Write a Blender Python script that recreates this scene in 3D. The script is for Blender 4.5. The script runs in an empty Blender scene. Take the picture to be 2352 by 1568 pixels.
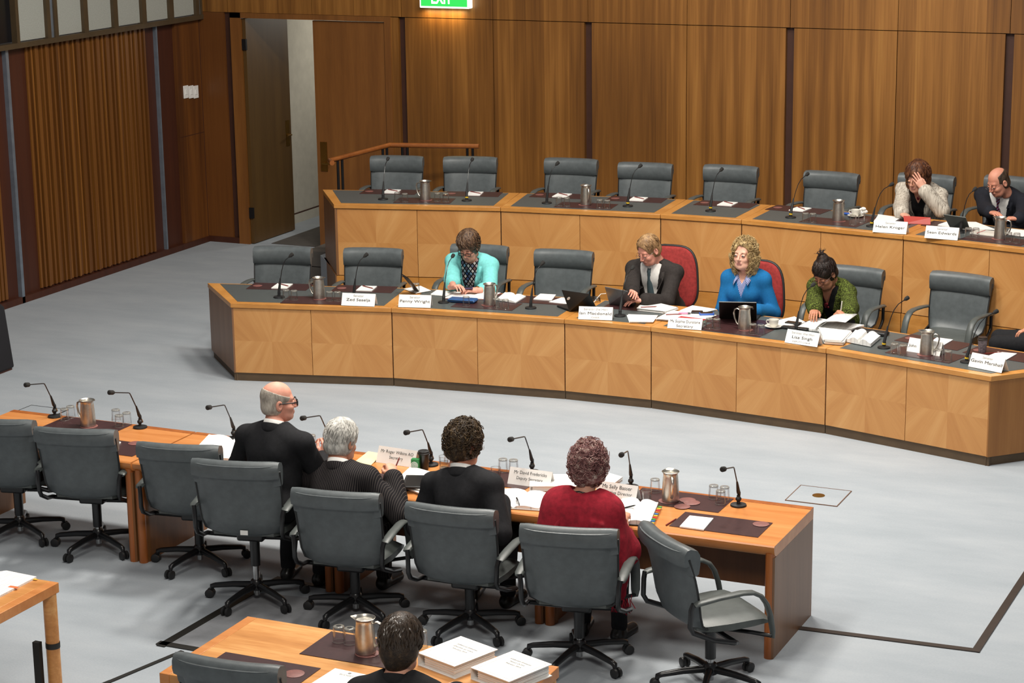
import bpy, math, random
import numpy as np
from mathutils import Vector, Matrix
random.seed(7)
PI = math.pi
SC = bpy.context.scene
COL = SC.collection
# ------------------------------------------------------------------ camera (metres, z up, photo frame 2352 x 1568)
F, PITCH, ROLL, YAW, CAMH = 4863.27, 0.239209, -0.01375, 0.430024, 4.909
_cy, _sy, _cp, _sp = math.cos(YAW), math.sin(YAW), math.cos(PITCH), math.sin(PITCH)
FW = Vector((-_sy*_cp, _cy*_cp, -_sp)); RT0 = Vector((_cy, _sy, 0)); UP0 = RT0.cross(FW)
RT = RT0*math.cos(ROLL) + UP0*math.sin(ROLL); UP = -RT0*math.sin(ROLL) + UP0*math.cos(ROLL)
CP = Vector((0, 0, CAMH))
def ray(px, py): return FW + RT*((px-1176)/F) - UP*((py-784)/F)
def at(px, py, z=0.0):            # point of a horizontal plane seen at a pixel
    d = ray(px, py); return CP + d*((z-CAMH)/d.z)
def atx(px, py, x):
    d = ray(px, py); return CP + d*(x/d.x)
def aty(px, py, y):
    d = ray(px, py); return CP + d*(y/d.y)
def proj(p):
    d = Vector(p)-CP; w = d.dot(FW); return (1176+F*d.dot(RT)/w, 784-F*d.dot(UP)/w)
cam = bpy.data.objects.new('camera', bpy.data.cameras.new('camera'))
COL.objects.link(cam); SC.camera = cam
cam.matrix_world = Matrix(((RT.x, UP.x, -FW.x, 0), (RT.y, UP.y, -FW.y, 0), (RT.z, UP.z, -FW.z, CAMH), (0, 0, 0, 1)))
cam.data.sensor_width = 36; cam.data.lens = F*36/2352; cam.data.clip_end = 200
# ------------------------------------------------------------------ materials
def lin(h):
    if isinstance(h, str):
        h = h.lstrip('#'); c = [int(h[i:i+2], 16)/255 for i in (0, 2, 4)]
    else: c = h
    return tuple((x/12.92 if x <= .04045 else ((x+.055)/1.055)**2.4) for x in c) + (1,)
def newmat(name, rough=.5, metal=0., spec=.5):
    m = bpy.data.materials.new(name); m.use_nodes = True
    nt = m.node_tree; b = nt.nodes['Principled BSDF']
    b.inputs['Roughness'].default_value = rough; b.inputs['Metallic'].default_value = metal
    b.inputs['Specular IOR Level'].default_value = spec
    return m, nt, b
def N(nt, t, **kw):
    n = nt.nodes.new(t)
    for k, v in kw.items():
        if k in n.inputs.keys() if isinstance(k, str) else False: n.inputs[k].default_value = v
        else: setattr(n, k, v)
    return n
def ramp(nt, fac, stops):
    r = nt.nodes.new('ShaderNodeValToRGB'); e = r.color_ramp.elements
    while len(e) < len(stops): e.new(.5)
    for i, (p, c) in enumerate(stops): e[i].position = p; e[i].color = lin(c)
    nt.links.new(fac, r.inputs[0]); return r.outputs[0]
def noise(nt, vec, scale, detail=3, rough=.55):
    n = nt.nodes.new('ShaderNodeTexNoise'); n.inputs['Scale'].default_value = scale
    n.inputs['Detail'].default_value = detail; n.inputs['Roughness'].default_value = rough
    if vec is not None: nt.links.new(vec, n.inputs['Vector'])
    return n.outputs['Fac']
def mapping(nt, src, scale=(1, 1, 1), loc=(0, 0, 0), rot=(0, 0, 0)):
    m = nt.nodes.new('ShaderNodeMapping')
    m.inputs['Scale'].default_value = scale; m.inputs['Location'].default_value = loc; m.inputs['Rotation'].default_value = rot
    nt.links.new(src, m.inputs['Vector']); return m.outputs[0]
def tc(nt, o='Object'): return nt.nodes.new('ShaderNodeTexCoord').outputs[o]
def math_(nt, op, a, b=None, c=None):
    n = nt.nodes.new('ShaderNodeMath'); n.operation = op
    for i, v in enumerate((a, b, c)):
        if v is None: continue
        if hasattr(v, 'is_output'): nt.links.new(v, n.inputs[i])
        else: n.inputs[i].default_value = v
    return n.outputs[0]
def bump(nt, b, h, strength=.2, dist=.01):
    n = nt.nodes.new('ShaderNodeBump'); n.inputs['Strength'].default_value = strength; n.inputs['Distance'].default_value = dist
    nt.links.new(h, n.inputs['Height']); nt.links.new(n.outputs[0], b.inputs['Normal'])
def plain(name, col, rough=.5, metal=0., var=.06, scale=8, spec=.5, bmp=0, bscale=120):
    m, nt, b = newmat(name, rough, metal, spec)
    c = lin(col); o = tc(nt)
    f = noise(nt, o, scale, 3)
    lo = tuple(max(0, x**(1/2.2)*(1-var)) for x in c[:3]); hi = tuple(min(1, x**(1/2.2)*(1+var)) for x in c[:3])
    nt.links.new(ramp(nt, f, ((.3, lo), (.7, hi))), b.inputs['Base Color'])
    if bmp: bump(nt, b, noise(nt, o, bscale, 2), bmp, .003)
    return m
def wood(name, stops, scale, rough=.35, fine=True, spec=.5):
    m, nt, b = newmat(name, rough, 0, spec)
    o = tc(nt)
    f = noise(nt, mapping(nt, o, scale), 1.0, 4, .6)
    g = noise(nt, mapping(nt, o, tuple(s*9 for s in scale)), 1.0, 2)
    v = math_(nt, 'ADD', math_(nt, 'MULTIPLY', f, .78), math_(nt, 'MULTIPLY', g, .22))
    nt.links.new(ramp(nt, v, stops), b.inputs['Base Color'])
    return m
def wall_wood(name, stops, flitch=.19, axis='X', rough=.45):
    # book-matched vertical veneer: mirrored strips of streaky grain
    m, nt, b = newmat(name, rough)
    s = nt.nodes.new('ShaderNodeSeparateXYZ'); nt.links.new(tc(nt), s.inputs[0])
    x = s.outputs[axis]; z = s.outputs['Z']
    pp = math_(nt, 'PINGPONG', x, flitch)
    cell = math_(nt, 'FLOOR', math_(nt, 'DIVIDE', x, flitch*6.05))
    cb = nt.nodes.new('ShaderNodeCombineXYZ')
    wig = math_(nt, 'MULTIPLY', noise(nt, mapping(nt, tc(nt), (.25, .25, .55)), 1, 1), .16)
    nt.links.new(math_(nt, 'MULTIPLY', math_(nt, 'ADD', pp, wig), 9), cb.inputs[0]); nt.links.new(math_(nt, 'MULTIPLY', z, .35), cb.inputs[2])
    nt.links.new(math_(nt, 'MULTIPLY', cell, 3.7), cb.inputs[1])
    f = noise(nt, cb.outputs[0], 1, 3)
    half = math_(nt, 'FLOOR', math_(nt, 'DIVIDE', x, flitch))
    wn = nt.nodes.new('ShaderNodeTexWhiteNoise'); wn.noise_dimensions = '1D'; nt.links.new(half, wn.inputs['W'])
    g = noise(nt, mapping(nt, tc(nt), (60, 60, 1.2)), 1, 2)
    v = math_(nt, 'ADD', math_(nt, 'ADD', math_(nt, 'MULTIPLY', f, .66), math_(nt, 'MULTIPLY', wn.outputs[0], .12)), math_(nt, 'MULTIPLY', g, .2))
    nt.links.new(ramp(nt, v, stops), b.inputs['Base Color'])
    return m
def sunburst(name, stops, rough=.4):
    # four veneer quarters whose grain fans out from the panel's centre (uv in metres about the centre)
    m, nt, b = newmat(name, rough)
    s = nt.nodes.new('ShaderNodeSeparateXYZ'); nt.links.new(tc(nt, 'UV'), s.inputs[0])
    u, v = s.outputs[0], s.outputs[1]
    au, av = math_(nt, 'ABSOLUTE', u), math_(nt, 'ABSOLUTE', v)
    ang = math_(nt, 'ARCTAN2', math_(nt, 'ADD', au, .10), math_(nt, 'ADD', av, .30))
    su, sv = math_(nt, 'SIGN', u), math_(nt, 'SIGN', v)
    rad = math_(nt, 'SQRT', math_(nt, 'ADD', math_(nt, 'MULTIPLY', u, u), math_(nt, 'MULTIPLY', v, v)))
    oi = nt.nodes.new('ShaderNodeObjectInfo').outputs['Random']
    cb = nt.nodes.new('ShaderNodeCombineXYZ')
    nt.links.new(math_(nt, 'MULTIPLY', ang, 6), cb.inputs[0]); nt.links.new(math_(nt, 'MULTIPLY', rad, .9), cb.inputs[1])
    nt.links.new(math_(nt, 'ADD', math_(nt, 'MULTIPLY', oi, 40), math_(nt, 'ADD', math_(nt, 'MULTIPLY', su, 5.3), math_(nt, 'MULTIPLY', sv, 9.1))), cb.inputs[2])
    f = noise(nt, cb.outputs[0], 1.0, 4, .6)
    quad = math_(nt, 'MULTIPLY', math_(nt, 'MULTIPLY', su, sv), .055)
    cb2 = nt.nodes.new('ShaderNodeCombineXYZ')
    nt.links.new(math_(nt, 'MULTIPLY', ang, 90), cb2.inputs[0]); nt.links.new(math_(nt, 'MULTIPLY', rad, 4), cb2.inputs[1]); nt.links.new(su, cb2.inputs[2])
    g = noise(nt, cb2.outputs[0], 1, 2)
    val = math_(nt, 'ADD', math_(nt, 'ADD', math_(nt, 'MULTIPLY', f, .8), math_(nt, 'MULTIPLY', g, .2)), quad)
    nt.links.new(ramp(nt, val, stops), b.inputs['Base Color'])
    return m
def glassmat(name, tint=(1, 1, 1)):
    m = bpy.data.materials.new(name); m.use_nodes = True; nt = m.node_tree; nt.nodes.clear()
    o = nt.nodes.new('ShaderNodeOutputMaterial'); mx = nt.nodes.new('ShaderNodeMixShader')
    t = nt.nodes.new('ShaderNodeBsdfTransparent'); t.inputs[0].default_value = (*[x*.985 for x in tint], 1)
    g = nt.nodes.new('ShaderNodeBsdfGlossy'); g.inputs['Roughness'].default_value = .08
    lw = nt.nodes.new('ShaderNodeLayerWeight'); lw.inputs[0].default_value = .3
    nt.links.new(math_(nt, 'MINIMUM', math_(nt, 'MULTIPLY', lw.outputs['Fresnel'], .5), .4), mx.inputs[0]); nt.links.new(t.outputs[0], mx.inputs[1]); nt.links.new(g.outputs[0], mx.inputs[2])
    nt.links.new(mx.outputs[0], o.inputs[0]); return m
def emit(name, col, strength):
    m = bpy.data.materials.new(name); m.use_nodes = True; nt = m.node_tree; b = nt.nodes['Principled BSDF']
    b.inputs['Base Color'].default_value = lin(col); b.inputs['Emission Color'].default_value = lin(col); b.inputs['Emission Strength'].default_value = strength
    return m
# ------------------------------------------------------------------ mesh builder
class MB:
    def __init__(s): s.v = []; s.f = []; s.uv = {}; s.M = Matrix.Identity(4)
    def add(s, vs, fs):
        o = len(s.v); s.v += [tuple(s.M @ Vector(p)) for p in vs]; s.f += [tuple(i+o for i in q) for q in fs]; return s
    def box(s, x0, x1, y0, y1, z0, z1):
        return s.add([(x0, y0, z0), (x1, y0, z0), (x1, y1, z0), (x0, y1, z0), (x0, y0, z1), (x1, y0, z1), (x1, y1, z1), (x0, y1, z1)],
                     [(3, 2, 1, 0), (4, 5, 6, 7), (0, 1, 5, 4), (1, 2, 6, 5), (2, 3, 7, 6), (3, 0, 4, 7)])
    def prism(s, poly, z0, z1):       # ccw polygon
        n = len(poly); a = sum(poly[i][0]*poly[(i+1) % n][1]-poly[(i+1) % n][0]*poly[i][1] for i in range(n))
        if a < 0: poly = poly[::-1]
        return s.add([(p[0], p[1], z0) for p in poly]+[(p[0], p[1], z1) for p in poly],
                     [tuple(range(n))[::-1], tuple(range(n, 2*n))]+[(i, (i+1) % n, n+(i+1) % n, n+i) for i in range(n)])
    def loft(s, rings, close=True, caps=True):
        n = len(rings[0]); vs = [p for r in rings for p in r]; fs = []
        for k in range(len(rings)-1):
            for i in range(n if close else n-1):
                j = (i+1) % n; fs.append((k*n+i, k*n+j, (k+1)*n+j, (k+1)*n+i))
        if caps and close: fs += [tuple(range(n))[::-1], tuple((len(rings)-1)*n+i for i in range(n))]
        return s.add(vs, fs)
    def tube(s, pts, r, n=8, flat=1., up=None, caps=True):
        pts = [Vector(p) for p in pts]; m = len(pts)
        rs = r if isinstance(r, (list, tuple)) else [r]*m
        t0 = (pts[1]-pts[0]).normalized()
        u = Vector(up) if up else (Vector((0, 0, 1)) if abs(t0.z) < .9 else Vector((1, 0, 0)))
        rings = []
        for i in range(m):
            t = (pts[min(i+1, m-1)]-pts[max(i-1, 0)]).normalized()
            a = t.cross(u)
            if a.length < 1e-5: a = t.orthogonal()
            a.normalize(); u2 = a.cross(t).normalized()
            if not up: u = u2
            rings.append([pts[i]+(a*math.cos(2*PI*k/n)+u2*(math.sin(2*PI*k/n)*flat))*rs[i] for k in range(n)])
        return s.loft([r_[::-1] for r_ in rings], True, caps)
    def lathe(s, prof, n=24, cap0=True, cap1=True):
        rings = [[(r*math.cos(2*PI*k/n), r*math.sin(2*PI*k/n), z) for k in range(n)] for r, z in prof]
        o = len(s.v); s.loft(rings, True, False)
        if cap0: s.f.append(tuple(o+i for i in range(n))[::-1])
        if cap1: s.f.append(tuple(o+(len(prof)-1)*n+i for i in range(n)))
        return s
    def ell(s, c, r, n=14, m=9):
        vs = [(c[0], c[1], c[2]-r[2])]; fs = []
        for j in range(1, m):
            p = -PI/2+PI*j/m
            vs += [(c[0]+r[0]*math.cos(p)*math.cos(2*PI*k/n), c[1]+r[1]*math.cos(p)*math.sin(2*PI*k/n), c[2]+r[2]*math.sin(p)) for k in range(n)]
        vs.append((c[0], c[1], c[2]+r[2])); L = len(vs)-1
        for k in range(n):
            fs.append((0, 1+(k+1) % n, 1+k)); fs.append((L, 1+(m-2)*n+k, 1+(m-2)*n+(k+1) % n))
            for j in range(m-2):
                a = 1+j*n; fs.append((a+k, a+(k+1) % n, a+n+(k+1) % n, a+n+k))
        return s.add(vs, fs)
    def grid(s, P):                    # P[i][j] points, open sheet
        n = len(P[0]); return s.add([p for r in P for p in r], [(i*n+j, i*n+j+1, (i+1)*n+j+1, (i+1)*n+j) for i in range(len(P)-1) for j in range(n-1)])
def link(name, me, parent=None):
    o = bpy.data.objects.new(name, me); COL.objects.link(o)
    if parent is not None: o.parent = parent
    return o
def obj(name, mb, m, parent=None, ang=35, bev=0, seg=2):
    me = bpy.data.meshes.new(name); me.from_pydata(mb.v, [], mb.f); me.update()
    for x in (m if isinstance(m, (list, tuple)) else [m]): me.materials.append(x)
    if ang:
        me.shade_smooth(); me.set_sharp_from_angle(angle=math.radians(ang))
    o = link(name, me, parent)
    if bev:
        b = o.modifiers.new('bevel', 'BEVEL'); b.width = bev; b.segments = seg; b.limit_method = 'ANGLE'; b.angle_limit = math.radians(40)
    return o
def tag(o, label, cat, group=None):
    o['label'] = label; o['category'] = cat
    if group: o['group'] = group
    return o
def thing(name, label, cat, loc=(0, 0, 0), rz=0, group=None):
    o = bpy.data.objects.new(name, None); COL.objects.link(o); o.empty_display_size = .1
    o.location = loc; o.rotation_euler = (0, 0, rz); return tag(o, label, cat, group)
def struct(name, mb, m, parent=None, ang=35, bev=0):
    o = obj(name, mb, m, parent, ang, bev)
    if parent is None: o['kind'] = 'structure'
    return o
def dup(root, loc, rz, label, group=None, scale=None):
    r = root.copy(); COL.objects.link(r); r.location = loc; r.rotation_euler = (0, 0, rz); r['label'] = label
    if group: r['group'] = group
    if scale: r.scale = (scale,)*3
    for ch in root.children:
        c = ch.copy(); COL.objects.link(c); c.parent = r
        for g in ch.children:
            d = g.copy(); COL.objects.link(d); d.parent = c
    return r
def text_mesh(name, body, size, m, parent, loc, rot, bold=0., sx=1., align='CENTER'):
    cu = bpy.data.curves.new(name, 'FONT'); cu.body = body; cu.size = size; cu.align_x = align; cu.align_y = 'CENTER'
    cu.offset = bold; cu.resolution_u = 3
    t = bpy.data.objects.new(name, cu); COL.objects.link(t)
    dg = bpy.context.evaluated_depsgraph_get(); me = bpy.data.meshes.new_from_object(t.evaluated_get(dg))
    bpy.data.objects.remove(t); bpy.data.curves.remove(cu)
    me.materials.clear(); me.materials.append(m)
    o = link(name, me, parent); o.location = loc; o.rotation_euler = rot; o.scale = (sx, 1, 1); return o
# ------------------------------------------------------------------ palette
M = {}
M['carpet'] = None
def mk():
    m, nt, b = newmat('blue_grey_carpet', .95, 0, .1)
    o = tc(nt)
    big = noise(nt, mapping(nt, o, (.9, 2.4, 1)), 1.2, 5, .6); fine = noise(nt, mapping(nt, o, (60, 140, 60)), 1, 2)
    v = math_(nt, 'ADD', math_(nt, 'MULTIPLY', big, .7), math_(nt, 'MULTIPLY', fine, .3))
    nt.links.new(ramp(nt, v, ((.3, '#92999f'), (.5, '#9ba1a7'), (.7, '#a4a9ae'))), b.inputs['Base Color'])
    bump(nt, b, fine, .4, .004); M['carpet'] = m
mk()
M['wall'] = wall_wood('wall_veneer', ((.3, '#5f3a13'), (.46, '#7a4e1d'), (.6, '#94632b'), (.78, '#ac7d3c')))
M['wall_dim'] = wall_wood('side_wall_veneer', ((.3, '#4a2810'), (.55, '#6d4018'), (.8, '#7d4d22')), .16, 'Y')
M['door'] = wood('door_veneer', ((.3, '#6a4018'), (.55, '#7d4e20'), (.75, '#8a5a28')), (7, 7, .5), .5)
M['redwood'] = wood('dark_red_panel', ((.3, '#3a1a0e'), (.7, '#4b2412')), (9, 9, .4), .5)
M['slat'] = wood('slat_timber', ((.3, '#4e2d0e'), (.5, '#6c4116'), (.7, '#915e24')), (16, 16, .12), .45)
M['reveal'] = plain('dark_reveal', '#3a1a0c', .6)
M['burst'] = sunburst('sunburst_veneer', ((.25, '#b87e46'), (.5, '#c68e53'), (.7, '#cf9a5f'), (.88, '#daa96f')))
M['trimwood'] = wood('desk_edge_timber', ((.3, '#b47838'), (.55, '#c68a46'), (.75, '#d29a58')), (3, 3, 14), .3)
M['endwood'] = wood('end_panel_veneer', ((.3, '#6e4a2c'), (.55, '#80593a'), (.75, '#8e6747')), (10, 10, .6), .4)  # shade on the left bench ends is put into this darker brown
M['endwood2'] = wood('right_end_veneer', ((.3, '#8a5826'), (.55, '#9a6630'), (.75, '#a8743c')), (10, 10, .6), .4)  # bench timber with the right end's shade worked into the colour
M['door_dark'] = wood('shaded_door_veneer', ((.3, '#4c3414'), (.7, '#5c421c')), (7, 7, .5), .5)  # door veneer darkened, the open leaf's unlit look is in the colour
M['endin'] = wood('inner_end_veneer', ((.3, '#6b4222'), (.7, '#82552e')), (12, 12, .7), .45)
M['plinth'] = plain('brown_plinth', '#55422c', .6)
M['inlay'] = plain('grey_leather_inlay', '#4c5252', .42, 0, .05, 60)
M['mat'] = plain('maroon_leather', '#3a1f20', .38, 0, .08, 30)
M['coaster'] = plain('coaster_leather', '#80504a', .5, 0, .08, 40)
M['table'] = wood('witness_table_timber', ((.3, '#b97238'), (.5, '#c78147'), (.7, '#d29156'), (.85, '#d99d64')), (1.2, 14, 8), .32)
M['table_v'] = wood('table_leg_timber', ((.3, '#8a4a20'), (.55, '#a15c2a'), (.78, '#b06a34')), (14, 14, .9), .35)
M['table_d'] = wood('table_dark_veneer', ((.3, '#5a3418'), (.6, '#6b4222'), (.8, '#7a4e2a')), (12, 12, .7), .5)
M['oak'] = wood('oak_table', ((.32, '#b0733a'), (.5, '#c98a4c'), (.68, '#dfa869')), (.9, 9, 8), .35)
M['leather'] = plain('grey_leather', '#53595b', .42, 0, .06, 20, .5, .12, 160)
M['leather_s'] = plain('grey_seat_leather', '#4b504e', .42, 0, .06, 20, .5, .12, 160)
M['black'] = plain('black_metal', '#101012', .3)
M['blackplastic'] = plain('black_plastic', '#161617', .5)
M['chrome'] = plain('chrome', '#c8c8c8', .18, 1.)
M['steel'] = plain('brushed_steel', '#cfcac0', .36, 1., .05, 40)
M['redfab'] = plain('red_upholstery', '#93302e', .85, 0, .1, 40, .2)
M['white'] = plain('white_paper', '#eceae6', .7, 0, .015)
M['offwhite'] = plain('white_wall_paint', '#bdb8aa', .8, 0, .03)
M['acoustic'] = plain('pale_acoustic_fabric', '#a5a79f', .9, 0, .05, 90)
M['mullion'] = plain('bronze_mullion', '#4a3a24', .5)
M['alu'] = plain('aluminium_strip', '#8d98a5', .35, .6)
M['brass'] = plain('brass', '#8f6a2c', .35, .9)
M['glass'] = glassmat('clear_glass')
M['foam'] = plain('black_foam', '#1e1c1a', .9)
M['yellow'] = plain('yellow_tape', '#d8b224', .5)
M['redpencil'] = plain('red_pencil', '#7a2420', .4)
M['ink'] = plain('dark_ink', '#161616', .7)
M['inkgrey'] = plain('grey_ink', '#8c8c8c', .7)
M['rail'] = wood('handrail_timber', ((.3, '#7d4520'), (.7, '#a3622f')), (4, 4, 4), .3)
M['tape'] = plain('black_tape', '#17140f', .5)
# ------------------------------------------------------------------ the room
YW, XL, ZJ = 21.68, -14.0, 2.79
struct('floor', MB().box(-15.5, 4, 4, 26, -.1, 0), M['carpet'])
# back wall: right of the double door, lower panels up to the joint line, fascia above
def wallbox(x0, x1, z0, z1, m, name, d=.12, y=YW): return struct(name, MB().box(x0, x1, y, y+d, z0, z1), m)
PX = [-11.28+1.154*k for k in range(15)]
w = MB()
for k in range(-1, 14):
    if k == -1: a, b = -11.42, -11.325
    else:
        a = PX[k] + (.045 if k % 2 == 0 else .004); b = PX[k+1] - (.045 if k % 2 == 1 else .004)
    w.box(a, b, YW, YW+.1, 0, ZJ-.005)
struct('wall_back', w, M['wall'])
w = MB(); w.box(-11.42, 4.5, YW+.05, YW+.16, 0, ZJ+.6)
struct('trim_1', w, M['reveal'])
w = MB(); xs = [-14.0, -13.6, -12.45, -11.28] + PX[1:]
for a, b in zip(xs[:-1], xs[1:]): w.box(a+.003, b-.003, YW, YW+.1, ZJ+.003, 4.6)
struct('wall_fascia', w, M['wall'])
# corner pier left of the door
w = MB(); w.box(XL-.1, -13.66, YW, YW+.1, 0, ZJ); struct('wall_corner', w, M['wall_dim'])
w = MB(); w.box(-13.66, -13.57, YW+.03, YW+.1, 0, ZJ); struct('trim_2', w, M['reveal'])
w = MB(); w.box(-13.57, -13.425, YW-.01, YW+.1, 0, ZJ); w.box(-13.57, -11.42, YW-.01, YW+.1, 2.73, ZJ); w.box(-11.5, -11.42, YW-.01, YW+.1, 0, 2.73)
struct('trim_3', w, M['door'])
# double door: left leaf swung open away from us, right leaf shut
d1 = thing('door_1', 'dark brown timber door leaf standing open beside the white corridor wall', 'door', (-13.42, 21.70, 0), 0); d1['kind'] = 'structure'
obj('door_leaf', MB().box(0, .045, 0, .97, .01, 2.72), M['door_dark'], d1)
h = MB(); h.tube([(.045, .88, 1.22), (.10, .88, 1.22), (.105, .78, 1.22)], .011, 8); obj('door_handle', h, M['brass'], d1)
obj('lock_plate', MB().box(.045, .05, .84, .92, 1.08, 1.4), M['brass'], d1)
h = MB(); h.box(-.02, .05, -.02, .012, .32, .45); h.box(-.02, .05, -.02, .012, 2.35, 2.48); obj('hinge', h, M['black'], d1)
d2 = thing('door_2', 'closed brown timber door leaf behind the handrail', 'door', (-12.46, 21.70, 0), 0); d2['kind'] = 'structure'
obj('door_leaf', MB().box(0, .95, 0, .045, .01, 2.72), M['door'], d2)
obj('lock_plate', MB().box(.05, .14, -.008, 0, .95, 1.30), M['brass'], d2)
h = MB(); h.tube([(.10, -.005, 1.05), (.10, -.06, 1.05), (.2, -.065, 1.05)], .011, 8); obj('door_handle', h, M['brass'], d2)
# corridor seen through the open leaf
w = MB(); w.box(-13.75, -13.62, 21.9, 27, .13, 3.0); w.box(-13.75, -9, 27, 27.1, 0, 3.); struct('wall_corridor', w, M['offwhite'])
w = MB(); w.box(-13.62, -13.6, 21.9, 27, 0, .115); struct('baseboard_corridor', w, M['offwhite'])
w = MB(); w.box(-13.62, -13.605, 21.9, 27, .115, .13); struct('trim_4', w, M['reveal'])
M['darkfloor'] = plain('dark_corridor_carpet', '#4c4742', .95)
w = MB(); w.box(-13.2, -9, 21.8, 27, 0, .006); struct('floor_corridor', w, M['darkfloor'])
w = MB(); w.box(-13.9, -9, 21.9, 27, 3.0, 3.05); struct('ceiling_corridor', w, M['offwhite'])
# left wall
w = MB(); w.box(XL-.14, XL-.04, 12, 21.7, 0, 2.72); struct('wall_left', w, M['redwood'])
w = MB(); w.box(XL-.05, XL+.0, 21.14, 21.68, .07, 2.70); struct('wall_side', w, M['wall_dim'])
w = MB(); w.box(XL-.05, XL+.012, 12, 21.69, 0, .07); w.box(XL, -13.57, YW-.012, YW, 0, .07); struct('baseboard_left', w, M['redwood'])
w = MB(); y = 18.33; k = 0
while y < 20.49:
    dd = .03 + .012*((k*7) % 3); w.box(XL-.05, XL-.05+dd, y, y+.033, .09, 2.70); y += .0615; k += 1
y = 17.74
while y > 15: w.box(XL-.05, XL-.01, y-.04, y, .09, 2.70); y -= .0615
struct('trim_5', w, M['slat'])
w = MB(); w.box(XL-.052, XL-.045, 15, 20.5, .08, 2.70); struct('trim_14', w, M['reveal'])
w = MB(); w.box(XL, XL+.002, 21.655, 21.665, .07, 2.70); w.box(XL+.001, XL+.002, 21.14, 21.66, 1.345, 1.352); struct('trim_15', w, M['reveal'])
w = MB(); w.box(XL-.05, XL+.012, 17.95, 17.995, 0, 2.70); w.box(XL-.05, XL+.005, 20.74, 20.765, 0, 2.70); struct('trim_6', w, M['alu'])
# upper gallery front: pale panels between mullions on a ledge
w = MB(); w.box(XL-.1, XL+.06, 12, 22.0, 2.705, 2.76); struct('trim_7', w, M['mullion'])
def yl(px, py=20): return atx(px, py, XL).y
pan = MB(); mul = MB()
cuts = [(33, 98), (123, 183), (193, 252), (262, 318), (328, 382), (391, 443)]
for a, b in cuts: pan.box(XL-.02, XL+.01, yl(a), yl(b), 2.77, 4.4)
struct('wall_upper', pan, M['acoustic'])
for a, b in [(26, 33), (98, 106), (115, 123), (183, 193), (252, 262), (318, 328), (382, 391), (443, 450), (454, 460)]: mul.box(XL-.02, XL+.05, yl(a), yl(b), 2.76, 4.4)
struct('trim_8', mul, M['mullion'])
w = MB(); w.box(XL-.03, XL+.03, yl(106), yl(115), 2.76, 4.4); w.box(XL-.03, XL+.03, yl(450), yl(454), 2.76, 4.4); struct('trim_9', w, M['alu'])
M['void'] = plain('dark_glass', '#0c0c10', .3)
w = MB(); w.box(XL-.06, XL-.02, 12, yl(27), 2.77, 4.4); w.box(XL-.06, XL-.02, yl(460), 21.68, 2.77, 4.4); struct('window_1', w, M['void'])
w = MB(); w.box(XL-.02, XL+.09, yl(460), 22.3, 2.80, 2.84); w.box(XL-.02, XL+.02, yl(460), 21.68, 2.93, 2.96); struct('trim_10', w, M['mullion'])
# light switches
for k, px in enumerate((426, 438, 449)):
    p = atx(px, 211, XL)
    t = thing('light_switch', ('left', 'middle', 'right')[k]+' one of three white switch plates on the side wall', 'switch', (XL, p.y, p.z), 0, 'switch plates')
    obj('plate', MB().box(0, .012, -.05, .05, -.075, .075), M['white'], t, bev=.004)
    obj('rocker', MB().box(.012, .018, -.02, .02, -.03, .03), M['white'], t, bev=.002)
# exit sign on the fascia
p = aty(1020, 16, YW-.1)
t = thing('exit_sign', 'lit green exit sign high on the wood wall', 'sign', (p.x-.0, YW, 2.912))
M['green'] = emit('exit_green', '#27a844', 1.6); M['exitwhite'] = emit('exit_white', '#f2fff2', 2.2)
obj('sign_case', MB().box(-.31, .31, -.10, -.0, 0, .30), M['exitwhite'], t, bev=.01)
obj('green_face', MB().box(-.29, .29, -.106, -.10, .02, .28), M['green'], t)
text_mesh('lettering', 'EXIT', .17, M['exitwhite'], t, (-.03, -.108, .105), (PI/2, 0, 0), .004, .75)
# raised platform for the back bench
DZ = .513
BF = [(-10.343, 18.306), (-8.696, 18.729), (-7.077, 18.903), (-6.259, 18.905), (-4.642, 18.678), (-2.997, 18.306)]
BB = [(-10.889, 19.044), (-8.861, 19.559), (-7.128, 19.777), (-6.243, 19.767), (-4.502, 19.548), (-2.45, 19.044)]
w = MB(); w.prism([(x, y+.06) for x, y in BF]+[(-2.35, 18.95), (0, 18.95), (0, YW), (-11.0, YW), (-11.0, 19.15)], 0, DZ); struct('floor_platform', w, M['carpet'])
w = MB()
for k in range(3): w.box(-11.9+.3*k, -11.0, 19.35, YW-.05, DZ*k/3*.999, DZ*(k+1)/3-.01)
struct('floor_steps', w, M['darkfloor'])
w = MB(); w.prism([(-10.35, 18.31), (-10.35, 18.36), (-11.05, 19.3), (-11.55, 20.3), (-11.6, 20.27), (-11.1, 19.25)], 0, .2); struct('trim_11', w, M['endwood'])
# handrail behind the back bench
t = thing('handrail', 'round timber handrail on dark metal posts behind the left end of the back bench', 'handrail')
zr = DZ+.93
a = at(765, 372, zr); a0 = at(752, 363, zr+.02); b = at(895, 333, zr+.03); c = at(1100, 336, zr+.03)
b = Vector((b.x, min(b.y, 21.45), b.z)); c = Vector((c.x, min(c.y, 21.5), c.z))
bp = aty(895, 333, 21.1); cp = aty(1100, 336, 21.3); ap = aty(757, 369, 20.0); aa = aty(763, 374, 19.85)
h = MB(); h.tube([aa, ap, ap.lerp(bp, .5), bp, bp.lerp(cp, .5), cp], .028, 12); obj('rail', h, M['rail'], t)
h = MB()
for q, f in ((ap.lerp(bp, .13), 0), (ap.lerp(bp, .2), 0), (ap.lerp(bp, .88), 0), (ap.lerp(bp, .95), 0), (bp.lerp(cp, .14), 0), (bp.lerp(cp, .2), 0), (bp.lerp(cp, .87), 0), (bp.lerp(cp, .93), 0)):
    h2 = MB(); h2.tube([(q.x, q.y, .0 if q.x < -11 else DZ), (q.x, q.y, q.z-.02)], .016, 8); obj('post', h2, M['black'], t)
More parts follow.
